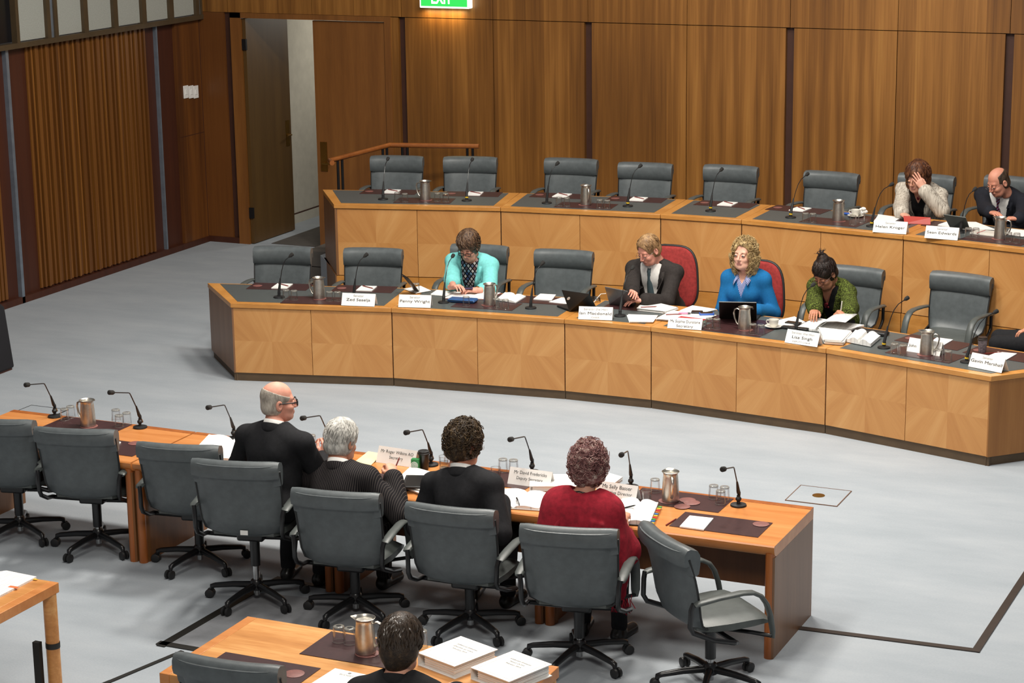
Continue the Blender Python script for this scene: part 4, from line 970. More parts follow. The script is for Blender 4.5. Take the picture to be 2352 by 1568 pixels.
# witness table things
openbook([(436, 1050), (560, 1068), (590, 1022), (480, 1003)], zw, 'open white ring binder left of the bald man', .03)
t = thing('paper_sheet', 'white papers with yellow note by the bald man right hand', 'papers', at(742, 1060, zw)); obj('sheet', MB().box(-.09, .07, -.07, .06, 0, .004), M['white'], t, 0); M['yellownote'] = plain('yellow_note', '#e8d98a', .7); obj('sticky_note', MB().box(-.05, .02, -.01, .05, .004, .005), M['yellownote'], t, 0)
device(764, 1057, zw, R(10), .14, .07, .01, 'blackplastic', 'phone', 'black phone left of the white haired head', 'phone')
M['envelope'] = plain('cream_envelope', '#e6d3a4', .7)
sheet([(815, 1061), (852, 1069), (878, 1043), (846, 1037)], zw, .004, M['envelope'], 'envelope', 'cream envelope left of the pinstriped man nameplate', 'envelope')
t = takeaway(974, 1077, zw, 'black takeaway coffee cup with lid by the pinstriped man', 'black', 'blackplastic', .12)
M['greenbox'] = plain('green_carton', '#1f7a3c', .45)
t = thing('drink_carton', 'small green carton with white emblem beside the black coffee cup', 'carton', at(955, 1081, zw), R(12)); obj('carton', MB().box(-.027, .027, -.02, .02, 0, .085), M['greenbox'], t, 0, .002)
e = MB(); e.M = Matrix.Translation((-.003, -.0205, .045)) @ Matrix.Rotation(PI/2, 4, 'X'); 
for r in (.022, .014, .006): e.tube([(r*math.cos(a), r*math.sin(a), 0) for a in np.linspace(0, 2*PI, 19)], .0022, 5)
obj('emblem', e, M['white'], t)
stack([(905, 1113), (968, 1137), (1000, 1096), (945, 1080)], zw, 5, 'pile of white papers before the pinstriped man', h=.006)
device(962, 1108, zw+.031, R(20), .20, .26, .012, 'blackplastic', 'notebook', 'black notebook on the papers left of the dark haired man', 'notebook', 'black')
openbook([(1120, 1164), (1238, 1172), (1268, 1138), (1155, 1126)], zw, 'open white ring binder before the dark haired man', .022, cover='white')
t = thing('pen', 'black and clear pen lying on the open binder of the dark haired man', 'pen', at(1190, 1151, zw+.03), R(-58)); c = MB(); c.tube([(-.07, 0, 0), (-.015, 0, 0)], .006, 8); obj('cap', c, M['black'], t); c = MB(); c.tube([(-.015, 0, 0), (.06, 0, 0), (.07, 0, 0)], [.0045, .0045, .002], 8); obj('barrel', c, M['silver'], t)
t = thing('binder', 'closed thick white binder left of the woman in red', 'binder', at(1288, 1114, zw), R(22)); obj('cover', MB().box(-.20, .20, -.13, .13, .03, .035), M['white'], t, 0); obj('pages', MB().box(-.18, .19, -.12, .12, .003, .03), M['page'], t, 0); obj('base_cover', MB().box(-.20, .20, -.13, .13, 0, .003), M['white'], t, 0)
stack([(1362, 1112), (1410, 1118), (1428, 1105), (1380, 1090)], zw, 5, 'white papers behind the woman in red head', h=.006)
t = openbook([(1390, 1200), (1492, 1208), (1512, 1160), (1430, 1150)], zw, 'open black binder with coloured tabs before the woman in red', .03, cover='black')
tabs = ['#c9302c', '#e0b52c', '#2f6fb5', '#3a9a4c', '#d9752b']
p0, p1 = at(1497, 1204, zw+.012), at(1516, 1164, zw+.012); o0 = Vector(t.location)
for k in range(14):
    key = 'tab%d' % (k % 5)
    if key not in M: M[key] = plain('index_'+key, tabs[k % 5], .5)
    c = p0.lerp(p1, k/13)-o0; obj('index_tab', MB().box(c.x-.012, c.x+.012, c.y-.008, c.y+.008, .008+.0015*(k % 4), .012+.003*(k % 4)), M[key], t, 0)
o = obj('pen', pc, M['black']); o.location = at(1440, 1166, zw+.038); o.rotation_euler = (0, 0, R(50)); tag(o, 'dark pen on the tabbed binder of the woman in red', 'pen')
o = obj('pencil', pc, M['redpencil']); o.location = at(1545, 1199, zw+.002); o.rotation_euler = (0, 0, R(75)); tag(o, 'red pencil beside the mat with the lone notepad at the table end', 'pencil')
sheet([(1561, 1211), (1616, 1218.6), (1639, 1192), (1584, 1186)], zw, .008, M['white'], 'notepad', 'white notepad alone on the mat at the right table end', 'notepad')
sheet([(225, 1022), (262, 1029), (278, 1017), (245, 1010)], zw, .008, M['white'], 'notepad', 'white notepad glimpsed behind the second chair from the left', 'notepad')
# foreground oak table
def closed_binder(p, rz, w, d, h, label, lines):
    t = thing('ring_binder', label, 'binder', p, rz)
    obj('cover', MB().box(-w/2, w/2, -d/2, d/2, h-.004, h), M['white'], t, 0); obj('base_cover', MB().box(-w/2, w/2, -d/2, d/2, 0, .004), M['white'], t, 0)
    obj('spine', MB().box(-w/2-.003, -w/2, -d/2, d/2, 0, h), M['white'], t, 0)
    pg = MB()
    for k in range(9): pg.box(-w/2+.04, w/2-.012-.002*(k % 3), -d/2+.008+.002*(k % 2), d/2-.01, .005+k*(h-.012)/9, .005+(k+.85)*(h-.012)/9)
    obj('pages', pg, M['white'], t, 0)
    f = MB()
    for a_ in ((-.40, .42, -.43, -.428), (-.40, .42, .428, .43), (-.40, -.398, -.43, .43), (.418, .42, -.43, .43)): f.box(a_[0]*w, a_[1]*w, a_[2]*d, a_[3]*d, h, h+.0006)
    obj('printed_border', f, M['inkgrey'], t, 0)
    for k, s in enumerate(lines): text_mesh('lettering', s, .018, M['inkgrey'], t, (0, d*(.22-.09*k), h+.0008), (0, 0, 0))
    return t
b1 = at(1052, 1503, ZW+.05); b2 = at(1175, 1535, ZW+.05)
closed_binder((b1.x, b1.y, ZW), R(-20), .27, .31, .07, 'white ring binder nearer the dark haired person on the oak table', ['Additional Estimates', 'Question on notice', 'February 2014'])
closed_binder((b2.x, b2.y, ZW), R(-20), .27, .31, .065, 'white ring binder at the right end of the oak table', ['Additional Estimates', 'Tabled QONs', 'February 2014'])
t = thing('budget_paper', 'white budget booklet cut by the bottom edge on the oak table', 'booklet', at(785, 1563, ZW), R(-4)); obj('booklet', MB().box(-.105, .105, -.15, .1, 0, .012), M['white'], t, 0)
text_mesh('lettering', 'BUDGET', .022, M['inkgrey'], t, (0, .045, .0125), (0, 0, 0)); e = MB(); e.lathe([(.01, .012), (.009, .0128)], 14); e.M = Matrix.Identity(4); oo = obj('crest', e, M['inkgrey'], t, 0); oo.location = (0, .075, 0)
t = thing('paper_stack', 'loose white papers with yellow and orange tabs on the left oak table', 'papers', at(25, 1360, ZW))
o0 = at(25, 1360, ZW); q = [at(x, y, ZW)-o0 for x, y in ((-60, 1395), (0, 1372), (84, 1328), (15, 1314), (-60, 1325))]
obj('sheets', MB().prism([p[:2] for p in q], 0, .012), M['page'], t, 0)
c = at(82, 1330, ZW)-o0; M['orangetab'] = plain('orange_tab', '#e8733a', .6); obj('yellow_tab', MB().box(c.x-.05, c.x+.02, c.y-.02, c.y-.005, .004, .006), M['yellow'], t, 0); c = at(32, 1352, ZW)-o0; obj('orange_tab', MB().box(c.x-.03, c.x+.03, c.y-.015, c.y+.01, .012, .013), M['orangetab'], t, 0)
# ------------------------------------------------------------------ people: bodies and clothes grown as smooth distance fields
class Sdf:
    def __init__(s, lo, hi, h):
        s.lo = np.array(lo, float); s.h = h; s.n = np.ceil((np.array(hi)-s.lo)/h).astype(int)+1
        s.a = np.full(s.n, .09, np.float32); s.ax = [s.lo[i]+h*np.arange(s.n[i]) for i in range(3)]
    def sub(s, lo, hi):
        i0 = np.clip(np.floor((np.array(lo)-s.lo)/s.h).astype(int), 0, s.n); i1 = np.clip(np.ceil((np.array(hi)-s.lo)/s.h).astype(int)+1, 0, s.n)
        sl = tuple(slice(a, b) for a, b in zip(i0, i1))
        if any(a >= b for a, b in zip(i0, i1)): return sl, None
        return sl, [s.ax[0][sl[0]][:, None, None], s.ax[1][sl[1]][None, :, None], s.ax[2][sl[2]][None, None, :]]
    def mix(s, sl, d, k, cut):
        a = s.a[sl]; d = d.astype(np.float32)
        if cut: d = -d; h = np.maximum(k-np.abs(a-d), 0)/k; s.a[sl] = np.maximum(a, d)+h*h*k*.25
        else: h = np.maximum(k-np.abs(a-d), 0)/k; s.a[sl] = np.minimum(a, d)-h*h*k*.25
    def cone(s, a, b, ra, rb, k=.02, cut=False):
        a = np.array(a, float); b = np.array(b, float); m = max(ra, rb)+.09
        sl, X = s.sub(np.minimum(a, b)-m, np.maximum(a, b)+m)
        if X is None: return
        ba = b-a; l2 = max(float(ba@ba), 1e-9)
        p = [X[i]-a[i] for i in range(3)]
        t = np.clip((p[0]*ba[0]+p[1]*ba[1]+p[2]*ba[2])/l2, 0, 1)
        d = np.sqrt((p[0]-t*ba[0])**2+(p[1]-t*ba[1])**2+(p[2]-t*ba[2])**2)-(ra+(rb-ra)*t)
        s.mix(sl, d, k, cut)
    def ell(s, c, r, k=.02, cut=False, B=None):
        c = np.array(c, float); r = np.array(r, float); m = max(r)+.09
        sl, X = s.sub(c-m, c+m)
        if X is None: return
        p = [X[i]-c[i] for i in range(3)]
        if B is not None: p = [sum(B[j][i]*p[i] for i in range(3)) for j in range(3)]
        k0 = np.sqrt((p[0]/r[0])**2+(p[1]/r[1])**2+(p[2]/r[2])**2); k1 = np.sqrt((p[0]/r[0]**2)**2+(p[1]/r[1]**2)**2+(p[2]/r[2]**2)**2)
        s.mix(sl, k0*(k0-1)/np.maximum(k1, 1e-6), k, cut)
    def cutf(s, f):                     # f(x, y, z) < 0 is removed
        X = [s.ax[0][:, None, None], s.ax[1][None, :, None], s.ax[2][None, None, :]]
        s.a = np.maximum(s.a, -f(*X)).astype(np.float32)
    def wrinkle(s, amp, fr, seed=0, st=(1, 1, 1)):
        rg = np.random.default_rng(seed); X = [s.ax[0][:, None, None]*st[0], s.ax[1][None, :, None]*st[1], s.ax[2][None, None, :]*st[2]]
        for k in range(5):
            v = rg.normal(size=3); v = v/np.linalg.norm(v)*fr*(.6+.3*k); ph = rg.uniform(0, 6.28)
            s.a += (amp*(.8**k)*np.sin(v[0]*X[0]+v[1]*X[1]+v[2]*X[2]+ph)).astype(np.float32)
    def mesh(s):
        a = s.a; b = a < 0; n = np.array(a.shape)-1
        cnt = np.zeros(n, np.int8)
        cs = [(i, j, k) for i in (0, 1) for j in (0, 1) for k in (0, 1)]
        for c in cs: cnt += b[c[0]:c[0]+n[0], c[1]:c[1]+n[1], c[2]:c[2]+n[2]]
        I = np.argwhere((cnt > 0) & (cnt < 8))
        if len(I) == 0: return np.zeros((0, 3)), np.zeros((0, 4), int)
        acc = np.zeros((len(I), 3)); num = np.zeros(len(I))
        for ax_ in range(3):
            o = [k for k in range(3) if k != ax_]
            for u in (0, 1):
                for v in (0, 1):
                    c0 = [0, 0, 0]; c0[o[0]] = u; c0[o[1]] = v; c1 = list(c0); c1[ax_] = 1
                    v0 = a[tuple((I+c0).T)]; v1 = a[tuple((I+c1).T)]; m = (v0 < 0) != (v1 < 0)
                    t = np.where(m, v0/np.where(v0 == v1, 1, v0-v1), 0)
                    p = np.tile(np.array(c0, float), (len(I), 1)); p[:, ax_] += t
                    acc[m] += p[m]; num[m] += 1
        V = s.lo+(I+acc/num[:, None])*s.h
        idx = np.full(n, -1, np.int32); idx[tuple(I.T)] = np.arange(len(I))
        Q = []
        for ax_ in range(3):
            o1, o2 = (ax_+1) % 3, (ax_+2) % 3
            sl0 = [slice(None)]*3; sl1 = [slice(None)]*3; sl0[ax_] = slice(0, -1); sl1[ax_] = slice(1, None)
            E = np.argwhere(b[tuple(sl0)] != b[tuple(sl1)])
            E = E[(E[:, o1] > 0) & (E[:, o2] > 0) & (E[:, o1] < n[o1]) & (E[:, o2] < n[o2])]
            e1 = np.zeros(3, int); e1[o1] = 1; e2 = np.zeros(3, int); e2[o2] = 1
            q = np.stack([idx[tuple((E-e1-e2).T)], idx[tuple((E-e2).T)], idx[tuple(E.T)], idx[tuple((E-e1).T)]], 1)
            fl = b[tuple(E.T)]; q[~fl] = q[~fl][:, ::-1]; Q.append(q)
        return V, np.concatenate(Q)
def mk_mesh(name, parts, mats, parent=None, matfn=None):
    vs = []; fs = []; o = 0
    for V, Fq in parts: vs.append(V); fs.append(Fq+o); o += len(V)
    V = np.concatenate(vs); Fq = np.concatenate(fs)
    me = bpy.data.meshes.new(name); me.vertices.add(len(V)); me.vertices.foreach_set('co', V.astype(np.float32).ravel())
    me.loops.add(Fq.size); me.loops.foreach_set('vertex_index', Fq.astype(np.int32).ravel())
    me.polygons.add(len(Fq)); me.polygons.foreach_set('loop_start', np.arange(0, Fq.size, 4, dtype=np.int32)); 
    for m in mats: me.materials.append(m)
    if matfn is not None: me.polygons.foreach_set('material_index', matfn(V[Fq].mean(1)).astype(np.int32))
    me.update(calc_edges=True); me.validate(); me.shade_smooth()
    return link(name, me, parent)
def xf(VF, Mx):
    V, Fq = VF; A = np.array(Mx)
    if np.linalg.det(A[:3, :3]) < 0: Fq = Fq[:, ::-1]
    return V @ A[:3, :3].T+A[:3, 3], Fq
def head_mesh(female=False, jaw=1., gaunt=0.):
    g = Sdf((-.12, -.13, -.17), (.12, .15, .15), .0032); w = .94 if female else 1.
    g.ell((0, -.018, .035), (.076*w, .096, .087), .02); g.ell((0, .012, -.04), (.064*w*jaw, .078, .082), .03)
    g.cone((-.028*w, .045, -.088), (.028*w, .045, -.088), .03*jaw, .03*jaw, .03); g.ell((0, .068, -.098), (.022, .018, .017), .02)
    g.cone((-.035, .068, .022), (.035, .068, .022), .012, .012, .02)                      # brow
    for s in (-1, 1):
        g.ell((s*.032, .098, .002), (.019, .016, .012), .012, True)                         # eye socket
        g.ell((s*.038*w, .055, -.035), (.024, .026, .022), .02)                            # cheek
        g.ell((s*.032, .078, .001), (.0165, .0125, .0125), .004)                             # lidded eyeball
        g.ell((s*.080*w, -.012, -.012), (.010, .021, .033), .006); g.ell((s*.088*w, -.006, -.010), (.006, .011, .019), .004, True)
    g.cone((0, .088, .012), (0, .109, -.030), .0065, .0105, .012); g.ell((-.010, .097, -.036), (.0075, .009, .007), .006); g.ell((.010, .097, -.036), (.0075, .009, .007), .006)
    g.cone((-.016, .086, -.063), (.016, .086, -.063), .0075, .0075, .006); g.cone((-.013, .084, -.073), (.013, .084, -.073), .0075, .0075, .006)
    g.cone((-.02, .098, -.068), (.02, .098, -.068), .0022, .0022, .004, True)
    g.cone((0, -.025, -.07), (0, -.04, -.15), .052*w, .054*w, .03)
    return g.mesh()
def lipfn(C): return ((np.abs(C[:, 0]) < .0195) & (C[:, 1] > .082) & (np.abs(C[:, 2]+.068) < .0115-.0002*np.abs(C[:, 0]*1000)**1.0*.28))
def hand_mesh(curl=(.5, .6, .4), thumb=.3, spread=.06, fine=.0028):
    g = Sdf((-.07, -.06, -.12), (.10, .22, .05), fine)
    B = [(.028, .088, 0), (.0095, .094, .002), (-.0095, .09, .001), (-.027, .08, -.002)]
    LN = [(.043, .026, .021), (.047, .030, .022), (.043, .028, .021), (.034, .021, .018)]
    g.cone((0, -.05, 0), (0, .012, 0), .027, .025, .015)
    for b, ln in zip(B, LN):
        g.cone((b[0]*.55, .012, -.002), b, .0165, .0125, .014)
    for i, (b, ln) in enumerate(zip(B, LN)):
        p = np.array(b); a = 0; sx = spread*(1.2-i*.8)
        cc = curl[i] if isinstance(curl[0], (list, tuple)) else curl
        for j in range(3):
            a += cc[j]; d = np.array([sx, math.cos(a), -math.sin(a)]); d /= np.linalg.norm(d); q = p+d*ln[j]
            r0 = (.0092, .0082, .0074)[j]*(.88 if i == 3 else 1); g.cone(p, q, r0, r0*.9, .004); p = q
    t = thumb
    p0 = np.array((.016, .02, -.006)); p1 = np.array((.044, .052, -.012-.012*t)); p2 = p1+np.array((.016-.022*t, .030, -.006-.014*t)); p3 = p2+np.array((.004-.022*t, .024, -.004-.010*t))
    g.cone(p0, p1, .018, .0125, .012); g.cone(p1, p2, .0105, .0095, .004); g.cone(p2, p3, .0095, .008, .004)
    return g.mesh()
def frame(y, z):
    y = Vector(y).normalized(); x = y.cross(Vector(z)).normalized(); z = x.cross(y); return Matrix((x, y, z)).transposed()
def M4(R3, t, sc=1.): 
    m = (R3*sc).to_4x4() if not isinstance(sc, tuple) else (R3 @ Matrix.Diagonal(sc)).to_4x4(); m.translation = Vector(t); return m
_skins = {}
def skin(c):
    if c not in _skins:
        m, nt, b = newmat('skin_'+c[1:], .55, 0, .4); o = tc(nt)
        cc = np.array(lin(c)[:3])**(1/2.2)
        nt.links.new(ramp(nt, noise(nt, o, 14, 4), ((.3, tuple(cc*np.array((.96, .90, .88)))), (.7, tuple(np.minimum(cc*1.04, 1))))), b.inputs['Base Color'])
        b.inputs['Subsurface Weight'].default_value = .08; b.inputs['Subsurface Radius'].default_value = (.012, .005, .003)
        _skins[c] = m
    return _skins[c]
def hairmat(name, c1, c2, c3, sc=(40, 40, 14)):
    m, nt, b = newmat(name, .5, 0, .35); o = tc(nt)
    f = noise(nt, mapping(nt, o, sc), 1, 4, .65)
    nt.links.new(ramp(nt, f, ((.32, c1), (.52, c2), (.7, c3))), b.inputs['Base Color']); bump(nt, b, noise(nt, mapping(nt, o, tuple(x*4 for x in sc)), 1, 2), .5, .006); return m
def cloth(name, c, var=.1, sc=50, rough=.85):
    m = plain(name, c, rough, 0, var, sc, .25, .25, 220); return m
class Person:
    def __init__(s, label, chair, head, head_yaw=0, head_pitch=0, head_roll=0, hf=.05, hup=0, turn=0, lean=15, side=0, S=1.0, sw=.185, skinc='#d9a58c', seat=.475, female=False, L=None, girth=1., headS=1.06, neck_fwd=.03, dz=None):
        s.S = S; s.female = female; s.girth = girth; s.label = label; s.skin = skin(skinc); s.hS = headS
        c = CH[chair]; lift = [x.location.z for x in c.children if x.name.startswith('seat')][0]; s.rz = c.rotation_euler[2]+turn
        fl = c.location.z; hz = seat+.082+lift+hup; ln = R(lean); best = None
        fd = Vector((-math.sin(s.rz), math.cos(s.rz), 0)); rd = Vector((fd.y, -fd.x, 0)); cl = c.location
        for z in np.linspace(.85, 1.6, 751):                         # the head lies on its seen line; pick the height that gives this lean over the seat
            q = at(head[0], head[1], fl+z); e = abs((q-cl).dot(fd)-hf-(z-hz)*math.tan(ln))
            if best is None or e < best[0]: best = (e, q)
        hw = best[1]; zz = hw.z-fl-hz; xr = (hw-cl).dot(rd)-zz*math.tan(R(side))
        hp_ = cl+fd*hf+rd*xr; s.loc = loc = Vector((hp_.x, hp_.y, fl))
        s.W = Matrix.Translation(loc) @ Matrix.Rotation(s.rz, 4, 'Z'); s.Wi = s.W.inverted(); s.hip = Vector((0, 0, hz)); s.head = s.Wi @ hw
        L = (s.head-s.hip).length; s.dbg = (chair, 'L/S %.3f' % (L/S), 'side %.3f' % xr, 'z %.3f' % (hw.z-fl))
        v = s.head-s.hip; v.y -= neck_fwd*S; s.up = v.normalized()
        s.xax = Vector((1, 0, 0)); s.xax = (s.xax-s.up*s.xax.dot(s.up)).normalized(); s.fw = s.up.cross(s.xax)
        n = L-.155*S*1.0
        s.nb = s.hip+s.up*(n)                                        # base of the neck
        s.T = lambda u, f, t: s.hip+s.xax*(u*S)+s.fw*(f*S)+s.up*(t*S) # torso frame
        s.tn = n/S; s.sw = sw
        s.sh = {k: s.T(k*sw, -.005, s.tn-.088) for k in (-1, 1)}
        hp, hy, hr = head_pitch, head_yaw, head_roll
        s.HR = Matrix.Rotation(hy, 3, 'Z') @ Matrix.Rotation(hp, 3, 'X') @ Matrix.Rotation(hr, 3, 'Y')
        s.HM = M4(s.HR, s.head, headS); s.arms = {}; s.hands = {}
        s.legs()
    def loc_px(s, px, py, zabove): return s.Wi @ at(px, py, zabove)
    def legs(s, kx=.11, ky=.40, ax=.12, ay=.36):
        S = s.S; s.leg = {}
        for k in (-1, 1):
            h = s.hip+Vector((k*.09*S, .02, -.005)); kn = s.hip+Vector((k*kx*S, ky*S, -.015*S)); fz = -s.loc.z if False else 0
            an = Vector((k*ax*S, s.hip.y+ay*S, .085)); s.leg[k] = (h, kn, an, an+Vector((k*.03, .15*S, -.045)))
    def arm(s, k, wrist, out=(.6, -.3, -.6), fdir=None, dors=(0, 0, 1), hand=None):
        S = s.S; A = s.sh[k]; W = Vector(wrist); la, lb = .30*S, .265*S; v = W-A; d = v.length
        if d > (la+lb)*.985: W = A+v.normalized()*(la+lb)*.985; v = W-A; d = v.length
        a = (la*la-lb*lb+d*d)/(2*d); hh = math.sqrt(max(la*la-a*a, 1e-5)); u = v.normalized()
        o = Vector((out[0]*k, out[1], out[2])); o = (o-u*o.dot(u)).normalized(); E = A+u*a+o*hh
        s.arms[k] = (A, E, W); f = Vector(fdir) if fdir else (W-E).normalized()
        s.hands[k] = (W, f, Vector(dors), hand or dict())
    def torso(s, g, i, lo=-.12, arms=1., k=.035, hem=True):
        S = s.S; B = np.array([s.xax, s.fw, s.up]); gi = s.girth; tn = s.tn
        f = s.female
        g.ell(s.T(0, -.005, .02), np.array((.172*gi, .128*gi, .12))*S+i, k, B=B)
        g.ell(s.T(0, .01*gi, .18), np.array((.150*gi-(.012 if f else 0), .118*gi, .19))*S+i, k, B=B)
        g.ell(s.T(0, .0, tn-.16), np.array((.165, .118 if not f else .108, .18))*S+i, k, B=B)
        if f:
            for q in (-1, 1): g.ell(s.T(q*.068, .078, tn-.20), np.array((.062, .05, .062))*S+i, .03, B=B)
        for q in (-1, 1):
            g.cone(s.T(q*.045, -.014, tn-.028), s.sh[q]+s.up*.012, .046*S+i, .044*S+i, k)
            g.cone(s.T(q*.07, -.05, tn-.16), s.T(q*.11, -.03, tn-.08), .065*S+i, .06*S+i, k)
        g.cone(s.sh[-1], s.sh[1], .047*S+i, .047*S+i, k)
    def arms_sdf(s, g, i, upto=1., k=.02, loose=0.):
        S = s.S
        for q in s.arms:
            A, E, W = s.arms[q]; g.cone(A, E, .047*S+i, .042*S+i+loose*.5, .03)
            if upto > 0: e2 = E.lerp(W, upto); g.cone(E, e2, .043*S+i+loose*.5, .043*S+(.029-.043)*S*upto+i+loose, k)
    def grid(s, h=.008, pad=.14):
        pts = [s.hip, s.nb, s.head]+list(s.sh.values())+[p for a in s.arms.values() for p in a]
        lo = np.min([tuple(p) for p in pts], 0)-pad-.06; hi = np.max([tuple(p) for p in pts], 0)+pad
        return Sdf(lo, hi, h)
    def build(s):
        S = s.S; g = s.grid(.0075); s.torso(g, 0.); s.arms_sdf(g, 0.)
        nk = s.HM @ Vector((0, -.03, -.10)); w = .94 if s.female else 1.
        g.cone(s.T(0, -.02, s.tn-.03), s.T(0, -.012, s.tn+.02), .06*S*w, .054*S*w, .02); g.cone(s.T(0, -.012, s.tn+.01), nk, .054*S*w, .052*s.hS*w, .02)
        bd = g.mesh(); hd = head_mesh(s.female, s.jaw if hasattr(s, 'jaw') else 1.); lips = lipfn(hd[0][hd[1]].mean(1)); parts = [bd, xf(hd, s.HM)]
        for k, (W, f, d, kw) in s.hands.items():
            hm = hand_mesh(**kw); fr = frame(f, d); parts.append(xf(hm, M4(fr, W, (k*-1*S*-1 if False else (S if k == 1 else -S)*-1, S, S))))
        nb_, nl = len(bd[1]), len(lips)
        def mf(C):
            r = np.zeros(len(C)); r[nb_:nb_+nl][lips] = 1; return r
        s.o = mk_mesh('person', parts, [s.skin, s.lip if hasattr(s, 'lip') else M['lip']], None, mf)
        s.o.matrix_world = s.W; tag(s.o, s.label, 'person'); return s
    def eyes(s, iris='#3c3026', lid=.0):
        for mm, nm, r, off in ((M['eyewhite'], 'eyes', (.0115, .005, .0048*(1-lid)), .0872), (iris, 'irises', (.0052, .003, .0050*(1-lid)), .0912)):
            e = MB(); e.M = s.HM
            for q in (-1, 1): e.ell((q*.032, off, .001-.004*lid), r, 10, 7)
            if isinstance(mm, str):
                if 'iris'+mm not in M: M['iris'+mm] = plain('iris', mm, .3)
                mm = M['iris'+mm]
            obj(nm, e, mm, s.o, 60)
    def lashes(s):
        e = MB(); e.M = s.HM
        for q in (-1, 1): e.tube([(q*(.032+x), .0905-abs(x)*.22, -.0055-.0*abs(x)) for x in (-.014, -.007, 0, .007, .014)], .0013, 5)
        obj('eyelashes', e, M['lash'], s.o, 60)
    def brows(s, m, t=.0032):
        e = MB(); e.M = s.HM
        for q in (-1, 1): e.tube([(q*.016, .0865, .019), (q*.03, .0855, .0235), (q*.045, .077, .02)], [t, t, t*.5], 6, .7)
        obj('eyebrows', e, m, s.o, 60)
    def glasses(s, m, r=.019, t=.0016, sq=.8, temple=True):
        e = MB(); e.M = s.HM
        for q in (-1, 1):
            pts = []
            for a in np.linspace(0, 2*PI, 21):
                ca, sa = math.cos(a), math.sin(a); pts.append((q*.033+r*1.15*abs(ca)**.7*math.copysign(1, ca), .108-.12*abs(q*.033+r*ca-0)*.5, -.004+r*sq*abs(sa)**.7*math.copysign(1, sa)))
            e.tube(pts, t, 6); e.tube([(q*(.033+r*1.15), .098, .0), (q*.074, .07, .002), (q*.083, -.005, .004), (q*.084, -.022, -.006)], t*1.1, 6)
        e.tube([(-.012, .109, -.001), (0, .113, .001), (.012, .109, -.001)], t, 6); obj('glasses', e, m, s.o, 60)
    def hair(s, fn, m, h=.004, name='hair', wr=None):
        g = Sdf((-.17, -.19, -.24), (.17, .17, .21), h); fn(g)
        if wr: g.wrinkle(*wr)
        return mk_mesh(name, [xf(g.mesh(), s.HM)], [m], s.o)
    def curls(s, m, n, rmin, rmax, shell, seed, keep, tr=.0022, name='curls'):
        rg = random.Random(seed); e = MB(); e.M = s.HM
        for _ in range(n*6):
            v = Vector((rg.gauss(0, 1), rg.gauss(0, 1), rg.gauss(0, 1))).normalized(); p = Vector((v.x*shell[0], v.y*shell[1]-.018, v.z*shell[2]+.03))
            if not keep(p): continue
            n -= 1
            if n < 0: break
            R_ = rg.uniform(rmin, rmax); ax = (v+Vector((rg.gauss(0, .6), rg.gauss(0, .6), rg.gauss(0, .6)))).normalized(); a = ax.orthogonal().normalized(); b = ax.cross(a); ph = rg.uniform(0, 6.3)
            e.tube([p+a*R_*math.cos(ph+k*.62)+b*R_*math.sin(ph+k*.62)+ax*(k*R_*.11)-v*.3*R_ for k in range(11)], [tr*(.6+.4*math.sin(PI*k/10)) for k in range(11)], 5)
        obj(name, e, m, s.o, 60)
    def strands(s, m, n, shell, seed, keep, crown=(0, -.05, 1), t0=.12, t1=.62, w=.0042, lift=.004, side=0., name='hair_strands'):
        # tapering locks laid over the scalp, flowing away from the crown
        rg = random.Random(seed); e = MB(); e.M = s.HM; cr = Vector(crown).normalized(); a = cr.orthogonal().normalized(); b = cr.cross(a); c0 = Vector((0, -.018, .035))
        for _ in range(n):
            ph = rg.uniform(0, 2*PI); th = rg.uniform(t0, t1)*PI; ln = rg.uniform(.10, .20)*PI; pts = []; tw = rg.uniform(-.22, .22)+side
            for k in range(6):
                u = th+ln*(k/5-.3); q = ph+tw*(k/5); v = cr*math.cos(u)+(a*math.cos(q)+b*math.sin(q))*math.sin(u)
                pts.append(c0+Vector((v.x*shell[0], v.y*shell[1], v.z*shell[2]))+v*(lift*math.sin(PI*k/5)*rg.uniform(.4, 1.2)))
            if not all(keep(p) for p in pts): continue
            e.tube(pts, [w*x for x in (.35, .8, 1, .9, .6, .15)], 5)
        obj(name, e, m, s.o, 60)
    # ---- clothes
    def front(s, g, t, u, side=1):             # torso depth of a garment surface at height t, offset u
        ts = np.linspace(.30, -.05, 180)
        for f in ts:
            p = s.T(u, f*side, t); i = np.round((np.array(p)-g.lo)/g.h).astype(int)
            if (i >= 0).all() and (i < g.n).all() and g.a[tuple(i)] < 0: return f
        return .12
    def jacket(s, m, V=.07, Vt=.26, infl=.020, upto=.93, collar=True, wr=(.0036, 24), hem=-.10, round_neck=False, name='jacket', lapel=None, loose=.012, open_=0.):
        g = s.grid(.007); s.torso(g, infl); S = s.S
        hp = np.array(s.hip); B = np.array([s.xax, s.fw, s.up]); tn = s.tn
        def loc(x, y, z): return [sum(B[j][i]*((x, y, z)[i]-hp[i]) for i in range(3))/S for j in range(3)]
        if wr: g.wrinkle(wr[0], wr[1], int(abs(hp[1])*1000)+len(s.label))
        g.cone(s.T(0, .02, tn-.03), s.T(0, -.01, tn+.02), .058*S, .068*S, .008, True); g.cone(s.T(0, -.01, tn+.02), s.T(0, -.01, tn+.12), .068*S, .085*S, .008, True)
        if V:
            def wedge(x, y, z):
                u, f, t = loc(x, y, z); wdt = open_+V*np.clip((t-(tn-Vt))/(Vt), -5 if not open_ else 0, 1.25)
                return -np.minimum(np.minimum((wdt-np.abs(u))*S, (f-.02)*S), (.185-f)*S).astype(np.float32)
            g.cutf(lambda x, y, z: wedge(x, y, z))
        s.arms_sdf(g, infl, upto, loose=loose); s.gj = g
        o = mk_mesh(name, [g.mesh()], [m], s.o)
